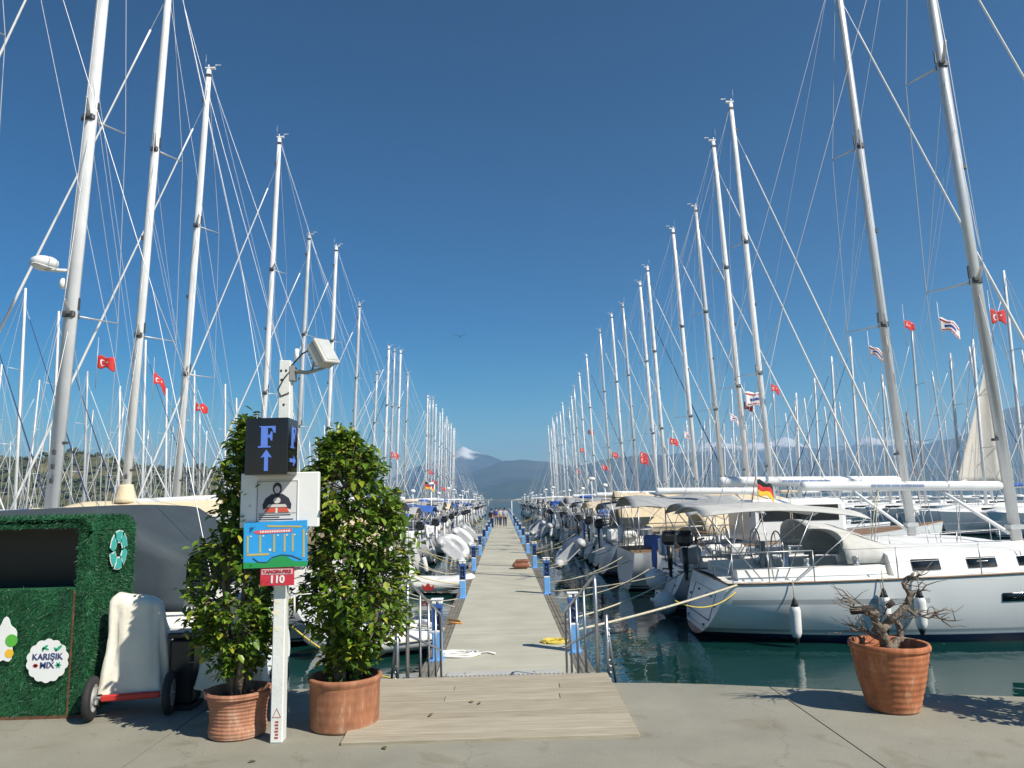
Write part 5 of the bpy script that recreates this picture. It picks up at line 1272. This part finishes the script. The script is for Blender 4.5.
# ------------------------------------------------------------------ grass-clad waste container
def container():
    x1 = -3.43; x0 = x1 - 2.0; y0 = 6.36; y1 = 7.08; H = 1.60
    root = empty('waste_container', ((x0 + x1) / 2, (y0 + y1) / 2, 0)); tag(root, 'waste container clad in green artificial grass with a dark open mouth', 'container')
    gm, b, t = new_mat('artificial_grass')
    g = t.new('ShaderNodeNewGeometry'); tc = t.new('ShaderNodeTexCoord')
    n = t.new('ShaderNodeTexNoise'); n.inputs['Scale'].default_value = 6; n.inputs['Detail'].default_value = 6; t.link(tc.outputs['Object'], n.inputs['Vector'])
    ad = t.new('ShaderNodeMath', operation='MULTIPLY_ADD'); ad.inputs[1].default_value = .5; t.link(g.outputs['Random Per Island'], ad.inputs[0]); t.link(n.outputs['Fac'], ad.inputs[2])
    r = t.new('ShaderNodeValToRGB'); r.color_ramp.elements[0].position = .4; r.color_ramp.elements[0].color = (.004, .040, .016, 1); r.color_ramp.elements[1].position = 1.0; r.color_ramp.elements[1].color = (.018, .125, .045, 1)
    t.link(ad.outputs[0], r.inputs['Fac']); t.link(r.outputs['Color'], b.inputs['Base Color']); b.inputs['Roughness'].default_value = .55
    W = x1 - x0; D = y1 - y0
    hw, hd = W / 2, D / 2
    s = MB()
    def rr(a, b_, rad, sx, sz): # rounded top corner outline, (x,z)
        return [(a + sx * rad * (1 - math.cos(q)), b_ - rad + rad * math.sin(q)) for q in [i * PI / 2 / 6 for i in range(7)]]
    # side slabs and roof, one shell open at the front above the panel
    s.box((hw - .03, 0, H / 2 - .04), (.06, D, H - .16)); s.box((-hw + .03, 0, H / 2 - .04), (.06, D, H - .16)); s.box((0, hd - .02, H / 2), (W - .13, .04, H - .06))
    # rounded roof over both sides
    out = [(-hw, H - .125)] + [(-hw + .12 * (1 - math.cos(q)), H - .12 + .12 * math.sin(q)) for q in [i * PI / 12 for i in range(7)]] + [(hw - .12 * (1 - math.cos(q)), H - .12 + .12 * math.sin(q)) for q in [PI / 2 - i * PI / 12 for i in range(7)]] + [(hw, H - .125)]
    inn = [(x * .955, z - .055) for x, z in out[::-1]]
    s.prism(out[::-1] + inn[::-1], Matrix.Translation((0, hd, 0)), D)
    # pillars beside the mouth
    s.box((hw - .09, -hd + .02, H / 2 - .06), (.055, .04, H - .14)); s.box((0, -hd + .02, H - .055), (W - .26, .04, .07))
    s.build('shell', gm, root)
    p = MB(); p.box((-.045, -hd + .015, .525), (W - .15, .05, 1.0)); fp = p.build('front_panel', gm, root)
    inner = MB(); inner.box((0, hd - .055, .8), (W - .14, .02, 1.5)); inner.box((0, 0, .95), (W - .14, D - .15, .02)); inner.box((hw - .08, .02, .8), (.02, D - .14, 1.5)); inner.box((0, .02, H - .10), (W - .2, D - .14, .02)); inner.build('mouth_dark_sheet', M['black'], root)  # black sheets added so the open mouth looks dark inside
    base = MB(); base.box((0, -hd - .002, .012), (W, .03, .024)); base.box((hw - .118, -hd - .012, .51), (.014, .008, .98)); base.build('rusty_edge', mat('rust', (.13, .06, .03), .9, var=.4, scale=20), root)
    # blades
    rnd = random.Random(13); gb = MB()
    def blades(nn, fpos, nrm):
        nrm = Vector(nrm)
        for i in range(nn):
            c = Vector(fpos(rnd.random(), rnd.random())); d = (nrm + V(rnd.gauss(0, .6), rnd.gauss(0, .6), rnd.gauss(-.35, .6))).normalized(); s_ = d.cross(V(rnd.gauss(0, 1), rnd.gauss(0, 1), rnd.gauss(0, 1))).normalized() * .0035; ln = rnd.uniform(.018, .04)
            gb.add([c - s_, c + s_, c + d * ln], [(0, 1, 2)], False)
    blades(15000, lambda u, v: V(-.045 + (u - .5) * (W - .15), -hd - .010, .03 + v * .99), (0, -1, 0))
    blades(1700, lambda u, v: V(hw - .12 + u * .12, -hd, .02 + v * (H - .15)), (0, -1, 0))
    blades(9000, lambda u, v: V(hw, -hd + u * D, .02 + v * (H - .15)), (1, 0, 0))
    blades(1500, lambda u, v: V((u - .5) * W * .93, -hd, H - .09 + v * .09), (0, -1, .2))
    blades(2600, lambda u, v: V((u - .5) * W * .92, -hd + v * D, H), (0, 0, 1))
    blades(1400, lambda u, v: V(hw - .12 * (1 - math.cos(u * PI / 2)), -hd + v * D, H - .12 + .12 * math.sin(u * PI / 2)), (.7, 0, .7))
    blades(500, lambda u, v: V(hw - .12 + .12 * math.cos(u * PI / 2) * v, -hd, H - .12 + .12 * math.sin(u * PI / 2) * v), (0, -1, 0))
    tag(gb.build('grass_bristle', gm, root), kind='stuff')
    # scalloped label
    lx, lz = (-3.715) - (x0 + x1) / 2, .455
    pts = []
    for i in range(96):
        a = 2 * PI * i / 96; r_ = .158 + .014 * abs(math.sin(a * 7)); pts.append((r_ * math.cos(a), r_ * math.sin(a)))
    Q = Matrix.Translation((lx, -hd - .040, lz)); l = MB(); l.prism(pts, Q, .004); lo = l.build('waste_label', M['white'], root)
    navy = mat('label_navy', (.03, .045, .16), .5, var=0)
    text_mesh('KARIŞIK', .066, navy, lo, (lx, -hd - .046, lz + .030), name='label_lettering', bold=.0012)
    text_mesh('MIX', .066, navy, lo, (lx, -hd - .046, lz - .036), name='label_lettering', bold=.0012)
    def leafy(parts, m, nm):
        e = MB()
        for (cx, cz, rx, rz, an) in parts:
            ca, sa = math.cos(an), math.sin(an); e.prism([(cx + rx * math.cos(q) * ca - rz * math.sin(q) * sa, cz + rx * math.cos(q) * sa + rz * math.sin(q) * ca) for q in [i * PI / 6 for i in range(12)]], Q @ Matrix.Translation((0, -.004, 0)), .002)
        e.build(nm, m, lo)
    leafy([(-.025, .105, .03, .010, .6), (-.012, .092, .022, .008, -.3), (-.04, .09, .02, .008, 1.5), (.085, .095, .035, .012, .7), (.06, .088, .02, .008, 2.2), (.09, -.036, .028, .007, 0), (.09, -.036, .028, .007, 1.05), (.09, -.036, .028, .007, 2.1)], mat('label_green', (.03, .36, .20), .5, var=0), 'label_leaf')
    leafy([(-.092, -.036, .024, .008, 0), (-.092, -.036, .02, .008, .9), (-.092, -.036, .02, .008, 2.2)], mat('label_red', (.45, .05, .04), .5, var=0), 'label_flower')
    # partial flower label at the frame edge
    Q2 = Matrix.Translation((-4.07 - (x0 + x1) / 2, -hd - .040, .62)); fl = MB(); fl.prism([((.085 + .015 * math.sin(5 * a)) * math.cos(a), (.17 + .02 * math.sin(5 * a)) * math.sin(a)) for a in [i * PI / 18 for i in range(36)]], Q2, .004); f1 = fl.build('flower_label', M['white'], root)
    g1 = MB(); g1.prism([(.055 + .05 * math.cos(a), .0 + .05 * math.sin(a)) for a in [i * PI / 8 for i in range(16)]], Q2 @ Matrix.Translation((0, -.004, 0)), .002); g1.build('green_petal', mat('petal_green', (.10, .42, .05), .5, var=0), f1)
    y_ = MB(); y_.prism([(.045 + .035 * math.cos(a), -.10 + .035 * math.sin(a)) for a in [i * PI / 8 for i in range(16)]], Q2 @ Matrix.Translation((0, -.004, 0)), .002); y_.build('yellow_petal', M['flagyellow'], f1)
    # recycling loop on the end face: three bent arrows
    rc = MB(); Q3 = Matrix.Translation((hw + .034, .0, 1.30)) @ Matrix.Rotation(PI / 2, 4, 'Z'); rm = mat('recycle_teal', (.05, .42, .36), .5, var=.05)
    wt_ = MB()
    for k in range(6):
        a0 = k * PI / 3 + .12; a1 = a0 + PI / 3 - .22
        seg = [(.145 * math.cos(a), .165 * math.sin(a)) for a in (a0, (a0 + a1) / 2, a1)] + [(.10 * math.cos(a1 + .18), .115 * math.sin(a1 + .18))] + [(.066 * math.cos(a), .075 * math.sin(a)) for a in (a1, (a0 + a1) / 2, a0)] + [(.10 * math.cos(a0 + .14), .115 * math.sin(a0 + .14))]
        rc.prism(seg, Q3 @ Matrix.Translation((0, -.003, 0)), .003)
        wt_.prism([(x * 1.10 if False else x + .008 * math.copysign(1, x), z + .008 * math.copysign(1, z)) for x, z in seg[:3]] + [(seg[4][0] * .86, seg[4][1] * .86), (seg[6][0] * .86, seg[6][1] * .86)], Q3, .002)
    ro = rc.build('recycling_symbol', rm, root); wt_.build('symbol_border', M['white'], ro)
container()

# ------------------------------------------------------------------ covered trolleys, dark box
def wheel_parts(parent, c, r, w_, axis_rot, name='wheel'):
    o = MB(); MM = Matrix.Translation(c) @ axis_rot @ Matrix.Rotation(PI / 2, 4, 'Y')
    o.lathe([(r * .62, -w_ * .45), (r * .86, -w_ * .5), (r * .97, -w_ * .32), (r, 0), (r * .97, w_ * .32), (r * .86, w_ * .5), (r * .62, w_ * .45)], 28, MM, close=False)
    t = o.build(name, M['rubber'], parent)
    h = MB(); h.lathe([(.001, -w_ * .30), (r * .22, -w_ * .34), (r * .28, -w_ * .2), (r * .56, -w_ * .15), (r * .63, -w_ * .44), (r * .65, 0), (r * .63, w_ * .44), (r * .56, w_ * .15), (r * .28, w_ * .2), (r * .22, w_ * .34), (.001, w_ * .30)], 20, MM, close=False)
    h.build('rim', M['alu'], t)
from mathutils import noise as _ns
mnoise_ = _ns.noise
def trolley(loc, rz, label, seed, hh=.95, m=None):
    rnd = random.Random(seed); root = empty('covered_trolley', loc, rz); tag(root, label, 'trolley', 'luggage trolleys under canvas covers')
    c = MB(); n = 40; rows = 26; vs = []
    for k in range(rows + 1):
        u = k / rows; z = .165 + (hh - .165) * u
        hwx = .225 + .045 * (1 - u) ** 2 - .02 * u - (.07 * max(0, (u - .9) / .1) ** 2); hwy = .15 + .06 * (1 - u) ** 1.5 - .05 * u - (.05 * max(0, (u - .9) / .1) ** 2)
        for j in range(n):
            a = 2 * PI * j / n; ca, sa = math.cos(a), math.sin(a); e = .55
            fold = (.022 * math.sin(a * 5 + u * 2.5 + seed) + .012 * math.sin(a * 12 - u * 3 + seed)) * (1.2 - u)
            wk = .014 * mnoise_(V(ca * 3 + seed, sa * 3, u * 3)) + .006 * mnoise_(V(ca * 7, sa * 7 + seed, u * 9)); fold += wk
            vs.append(V((hwx + fold) * math.copysign(abs(ca) ** e, ca) + .05 * u * u * -1, (hwy + fold) * math.copysign(abs(sa) ** e, sa), z + .05 * u * ca * -.6 * u + (.02 * math.sin(a * 5 + seed) if k == 0 else 0)))
    c.add(vs, [(i * n + j, i * n + (j + 1) % n, (i + 1) * n + (j + 1) % n, (i + 1) * n + j) for i in range(rows) for j in range(n)] + [tuple(range(rows * n, rows * n + n))])
    c.build('canvas_cover', m or M['covercloth'], root)
    f = MB(); f.box((0, 0, .155), (.36, .36, .035), bev=.008); f.box((0, -.25, .165), (.44, .04, .05), bev=.01); f.build('chassis', M['red'], root)
    ax = MB(); ax.tube([V(-.33, -.25, .17), V(.33, -.25, .17)], .014, 8); ax.build('axle', M['steel'], root)
    for s in (-1, 1): wheel_parts(root, V(s * .29, -.25, .172), .17, .06, Matrix.Identity(4))
    ey = MB()
    for x in (-.02, .02): ey.box((x - .03, -.07, hh + .003), (.02, .014, .006))
    ey.build('eyelet', M['black'], root)
    return root
M['covercloth'] = mat('canvas_cover_white', (.72, .68, .57), .8, var=.08, scale=4, bump=.22, bscale=22)
trolley((-3.075, 6.55, 0), R(12), 'white canvas covered trolley on red chassis beside the green container', 1, .93)
trolley((-2.30, 6.60, 0), R(174), 'cream canvas covered trolley half hidden behind the left leafy bush', 5, .92)
bx = MB(); bx.box((0, 0, .30), (.20, .22, .52), bev=.02); bx.box((0, 0, .59), (.23, .24, .05), bev=.012)
bxo = bx.build('black_box', M['black'], loc=(-2.72, 6.62, 0)); tag(bxo, 'slim black plastic bin standing between the two covered trolleys', 'bin')
q = MB(); q.box((0, -.02, .02), (.24, .26, .035), bev=.01); q.build('bin_foot', M['rubber'], bxo)

# ------------------------------------------------------------------ people far along the pontoon
def skin_obj(name, edges_pts, m, parent):
    """edges_pts: list of chains of (x,y,z,r); equal first points are merged"""
    vs, rs, es, idx = [], [], [], {}
    for ch in edges_pts:
        prev = None
        for (x, y, z, r) in ch:
            key = (round(x, 4), round(y, 4), round(z, 4))
            if key not in idx: idx[key] = len(vs); vs.append((x, y, z)); rs.append(r)
            if prev is not None: es.append((prev, idx[key]))
            prev = idx[key]
    me = bpy.data.meshes.new(name); me.from_pydata(vs, es, []); o = bpy.data.objects.new(name, me); col.objects.link(o)
    md = o.modifiers.new('skin', 'SKIN'); md.use_smooth_shade = True
    for i, v in enumerate(me.skin_vertices[0].data): v.radius = (rs[i], rs[i]); v.use_root = (i == 0)
    s = o.modifiers.new('sub', 'SUBSURF'); s.levels = 1; s.render_levels = 1
    me2 = bpy.data.meshes.new_from_object(o.evaluated_get(bpy.context.evaluated_depsgraph_get())); bpy.data.objects.remove(o)
    me2.materials.clear(); me2.materials.append(m)
    o = bpy.data.objects.new(name, me2); col.objects.link(o); o.parent = parent
    return o
skinm = mat('skin', (.45, .27, .19), .6, var=.05)
def person(loc, rz, shirt, trousers, label, stride=.12, hair=(.03, .02, .015), arm=.1):
    root = empty('person', loc, rz); tag(root, label, 'person', 'people walking on the pontoon')
    s = stride
    skin_obj('body', [[(0, 0, .95, .13), (0, 0, 1.15, .13), (0, 0, 1.38, .14), (0, 0, 1.50, .06), (0, -.01, 1.60, .085), (0, -.01, 1.70, .08), (0, 0, 1.74, .05)],
                      [(0, 0, .95, .13), (.10, 0, .88, .085), (.10, s * .6, .48, .055), (.10, s, .06, .04), (.10, s - .14, .03, .035)], [(0, 0, .95, .13), (-.10, 0, .88, .085), (-.10, -s * .3, .48, .055), (-.10, -s, .06, .04), (-.10, -s - .14, .03, .035)],
                      [(0, 0, 1.38, .14), (.19, 0, 1.40, .055), (.24, arm * .4, 1.12, .042), (.24, -arm, .88, .032), (.24, -arm - .03, .78, .03)], [(0, 0, 1.38, .14), (-.19, 0, 1.40, .055), (-.24, -arm * .4, 1.12, .042), (-.24, -arm * 1.5, .90, .032), (-.24, -arm * 1.6, .80, .03)]], skinm, root)
    skin_obj('shirt', [[(0, 0, .93, .150), (0, 0, 1.15, .150), (0, 0, 1.38, .158), (0, 0, 1.46, .09)], [(0, 0, 1.38, .158), (.19, 0, 1.405, .075), (.24, arm * .4, 1.12, .060)], [(0, 0, 1.38, .158), (-.19, 0, 1.405, .075), (-.24, -arm * .4, 1.12, .060)]], mat('shirt_cloth', shirt, .8), root)
    skin_obj('trousers', [[(0, 0, 1.0, .15), (0, 0, .93, .145)], [(0, 0, .93, .145), (.10, 0, .86, .105), (.10, s * .6, .48, .078), (.10, s, .12, .065)], [(0, 0, .93, .145), (-.10, 0, .86, .105), (-.10, -s * .3, .48, .078), (-.10, -s, .12, .065)]], mat('trouser_cloth', trousers, .85), root)
    h = MB(); h.ball(V(0, .02, 1.70), .108, 8, (.92, 1, .95)); h.build('hair', mat('hair', hair, .7), root)
person((-.62, 73, DECKZ), 0, (.02, .06, .35), (.10, .10, .11), 'person in a blue top walking ahead of the others on the far pontoon', .16)
person((-1.0, 66, DECKZ), 2.8, (.03, .03, .035), (.02, .02, .025), 'person all in black standing at the left edge of the far pontoon', .06)
person((-.25, 72, DECKZ), .4, (.45, .40, .34), (.04, .05, .10), 'person in a pale top and dark trousers beside the blue top walker', .12)
person((.18, 70, DECKZ), PI, (.35, .40, .50), (.02, .03, .06), 'person in a light blue shirt nearest the right edge of the far pontoon', .14)

# lamp post at the pontoon's far end
def lamp(x, y, h_, label):
    root = empty('lamp_post', (x, y, DECKZ)); tag(root, label, 'lamp post')
    p = MB(); p.tube([V(0, 0, 0), V(0, 0, h_)], [.05, .035], 8); p.build('pole', M['white'], root)
    a = MB(); a.tube([V(0, 0, h_), V(.5, 0, h_ + .12)], .025, 6); a.box((.75, 0, h_ + .13), (.55, .2, .08), bev=.02); a.build('lamp_head', M['white'], root)
lamp(.95, 78, 2.4, 'white lamp post on the right edge of the pontoon behind the people')
lamp(-3.2, 172, 2.6, 'white lamp post at the far end of the pontoon against the sea')

# ------------------------------------------------------------------ bird
bd = MB(); bd.tube([V(0, -.18, 0), V(0, -.08, .01), V(0, .08, .01), V(0, .2, 0)], [.01, .05, .055, .012], 8)
for s in (-1, 1): bd.sheet(4, 2, lambda u, v: V(s * u * .6, -.05 + .14 * v * (1 - .6 * u) - .08 * u, .16 * math.sin(PI * u * .9) + .01), .01)
tag(bd.build('bird', mat('bird_grey', (.08, .08, .08), .8), loc=at_y(460, 337, 70)), 'small dark bird flying in the open sky above the pontoon', 'bird')

# ------------------------------------------------------------------ hills, mountains, haze
from mathutils import noise as mnoise
def ridge(name, pts, Y, depth, m, nx, ny, rough, seed, foot=WATER - .5, sharp=1.0, kind='structure'):
    """pts: skyline in picture coordinates at distance Y; a heightfield with foothills in front and behind"""
    xs = [];
    for px, py in pts:
        p = at_y(px, py, Y); xs.append((p.x, p.z))
    o = MB(); x0, x1 = xs[0][0], xs[-1][0]; vs = []
    for i in range(nx + 1):
        x = x0 + (x1 - x0) * i / nx; H = 0
        for (a, b_), (c, d) in zip(xs, xs[1:]):
            if a <= x <= c + 1e-6: u = (x - a) / (c - a); u = u * u * (3 - 2 * u) * .4 + u * .6; H = b_ + (d - b_) * u; break
        for j in range(ny + 1):
            v = j / ny; dy = (v - .55) * depth; e = 1 - abs(v - .55) / (.55 if v < .55 else .45)
            prof = max(0, e) ** sharp
            n = mnoise.fractal(V(x / depth * 5 + seed, dy / depth * 5, seed), 1.0, 2.1, 6)
            rg = 1 - abs(mnoise.noise(V(x / depth * 4 + seed * 2, dy / depth * 3, 3.3)))
            h_ = H * prof * (1 + rough * (n * .8 + (rg - .7)) * (1 - prof * .72)) + H * rough * .10 * n * prof
            # the crest is thrown sideways so it is not a straight wall
            yy = Y + dy + depth * .10 * mnoise.noise(V(x / depth * 2, 0, seed)) * prof
            vs.append(V(x, yy, foot + max(0, h_ - foot) * (1 if prof > 0 else 0)))
    o.add(vs, [(i * (ny + 1) + j, (i + 1) * (ny + 1) + j, (i + 1) * (ny + 1) + j + 1, i * (ny + 1) + j + 1) for i in range(nx) for j in range(ny)])
    return tag(o.build(name, m), kind=kind)
def rock_mat(name, snowline=None, soft=60, dark=(.028, .038, .044), light=(.075, .08, .078), sc=.004):
    m, b, t = new_mat(name)
    tc = t.new('ShaderNodeTexCoord'); n = t.new('ShaderNodeTexNoise'); n.inputs['Scale'].default_value = sc; n.inputs['Detail'].default_value = 9; n.inputs['Roughness'].default_value = .65; t.link(tc.outputs['Object'], n.inputs['Vector'])
    r = t.new('ShaderNodeValToRGB'); r.color_ramp.elements[0].position = .38; r.color_ramp.elements[0].color = (*dark, 1); r.color_ramp.elements[1].position = .66; r.color_ramp.elements[1].color = (*light, 1); t.link(n.outputs['Fac'], r.inputs['Fac'])
    cur = r.outputs['Color']
    if snowline:
        sp = t.new('ShaderNodeSeparateXYZ'); t.link(tc.outputs['Object'], sp.inputs[0])
        ma = t.new('ShaderNodeMath', operation='MULTIPLY_ADD'); ma.inputs[1].default_value = soft * 3.2; ma.inputs[2].default_value = -soft * 1.6 - snowline; t.link(n.outputs['Fac'], ma.inputs[0])
        ad = t.new('ShaderNodeMath', operation='ADD'); t.link(ma.outputs[0], ad.inputs[0]); t.link(sp.outputs['Z'], ad.inputs[1])
        dv = t.new('ShaderNodeMath', operation='DIVIDE', use_clamp=True); dv.inputs[1].default_value = soft * .5; t.link(ad.outputs[0], dv.inputs[0])
        mx = t.new('ShaderNodeMix', data_type='RGBA'); t.link(dv.outputs[0], mx.inputs[0]); t.link(cur, mx.inputs[6]); mx.inputs[7].default_value = (.74, .72, .71, 1); cur = mx.outputs[2]
    t.link(cur, b.inputs['Base Color']); b.inputs['Roughness'].default_value = .95; b.inputs['Specular IOR Level'].default_value = .1
    return m
ridge('snowy_mountain', [(300, 500), (380, 480), (430, 462), (448, 456), (456, 452), (463, 449), (474, 454), (486, 456), (498, 461), (520, 468), (560, 474), (620, 480), (680, 490), (720, 500)], 6200, 2600, rock_mat('snow_rock_center', 352, 120), 160, 40, .5, 2.2)
ridge('snowy_mountain', [(520, 485), (600, 466), (660, 455), (690, 449), (706, 446), (735, 447), (763, 445), (788, 440), (809, 444), (830, 447), (845, 446), (859, 439), (887, 440), (908, 442), (950, 450), (1024, 456), (1150, 470)], 6400, 2600, rock_mat('snow_rock_right', 362, 75), 200, 40, .5, 5.1)
ridge('mountain', [(230, 500), (330, 488), (400, 480), (440, 474), (470, 472), (490, 466), (505, 461), (520, 460), (532, 462), (548, 460), (570, 463), (620, 458), (680, 455), (740, 460), (800, 465), (860, 460), (908, 454), (940, 442), (965, 434), (990, 424), (1024, 412), (1080, 400), (1180, 405), (1400, 470)], 4300, 1800, rock_mat('mountain_rock'), 260, 44, .55, 7.7)
ridge('foothill', [(300, 500), (400, 494), (440, 490), (470, 487), (500, 482), (530, 478), (560, 480), (620, 482), (700, 478), (800, 480), (900, 470), (1000, 462), (1150, 455), (1400, 480)], 3300, 900, rock_mat('foothill_rock', dark=(.022, .036, .036), light=(.06, .07, .062)), 200, 30, .7, 3.4)
lh = [(-700, 500), (-500, 462), (-320, 440), (-200, 446), (-100, 452), (0, 457), (30, 456), (66, 449), (86, 450), (105, 457), (130, 463), (160, 467), (200, 467), (230, 472), (260, 482), (300, 490), (340, 497), (380, 502)]
ridge('wooded_hill', lh, 520, 240, rock_mat('hill_ground', dark=(.05, .06, .025), light=(.15, .13, .07), sc=.06), 220, 50, .35, 1.3)
def forest():
    rnd = random.Random(44); dg_ = bpy.context.evaluated_depsgraph_get()
    hill = bpy.data.objects['wooded_hill']; me = hill.data; o = MB()
    polys = [p for p in me.polygons if p.center.y < 565 and p.center.z > WATER + 1.5]
    ar = [p.area for p in polys]; pick = rnd.choices(polys, ar, k=3400)
    for p in pick:
        c = p.center + V(rnd.uniform(-3, 3), rnd.uniform(-2, 2), 0); r = rnd.uniform(1.2, 2.8)
        for k in range(3):
            q = c + V(rnd.uniform(-.6, .6) * r, rnd.uniform(-.6, .6) * r, r * rnd.uniform(.2, .9)); n = 6; s_ = r * rnd.uniform(.45, .8)
            vs = [q + V(0, 0, s_)] + [q + V(s_ * math.cos(a) * rnd.uniform(.7, 1.2), s_ * math.sin(a) * rnd.uniform(.7, 1.2), rnd.uniform(-.3, .3) * s_) for a in [i * PI / 3 for i in range(6)]] + [q - V(0, 0, s_ * .8)]
            o.add(vs, [(0, 1 + i, 1 + (i + 1) % 6) for i in range(6)] + [(7, 1 + (i + 1) % 6, 1 + i) for i in range(6)], False)
    m, b, t = new_mat('pine_foliage'); g = t.new('ShaderNodeNewGeometry'); r = t.new('ShaderNodeValToRGB'); r.color_ramp.elements[0].color = (.018, .035, .012, 1); r.color_ramp.elements[1].color = (.07, .085, .03, 1)
    t.link(g.outputs['Random Per Island'], r.inputs['Fac']); t.link(r.outputs['Color'], b.inputs['Base Color']); b.inputs['Roughness'].default_value = .9
    tag(o.build('forest', m), kind='stuff')
forest()
# far shore strip in front of the hills
ridge('far_shore', [(200, 501), (300, 498), (400, 498), (440, 499), (520, 499), (600, 498), (750, 495), (900, 491), (1100, 486), (1400, 480)], 2300, 300, rock_mat('shore_ground', dark=(.06, .07, .045), light=(.16, .15, .11), sc=.02), 120, 12, .9, 9.1)
hz, b, t = new_mat('haze_air'); hz.node_tree.nodes.remove(b)
pv = t.new('ShaderNodeVolumePrincipled'); pv.inputs['Color'].default_value = (.42, .70, 1, 1); pv.inputs['Density'].default_value = .00018; pv.inputs['Anisotropy'].default_value = .2
t.link(pv.outputs[0], hz.node_tree.nodes['Material Output'].inputs['Volume'])
h = MB(); h.box((0, 4600, 340), (19000, 10400, 692)); tag(h.build('haze', hz), kind='stuff')
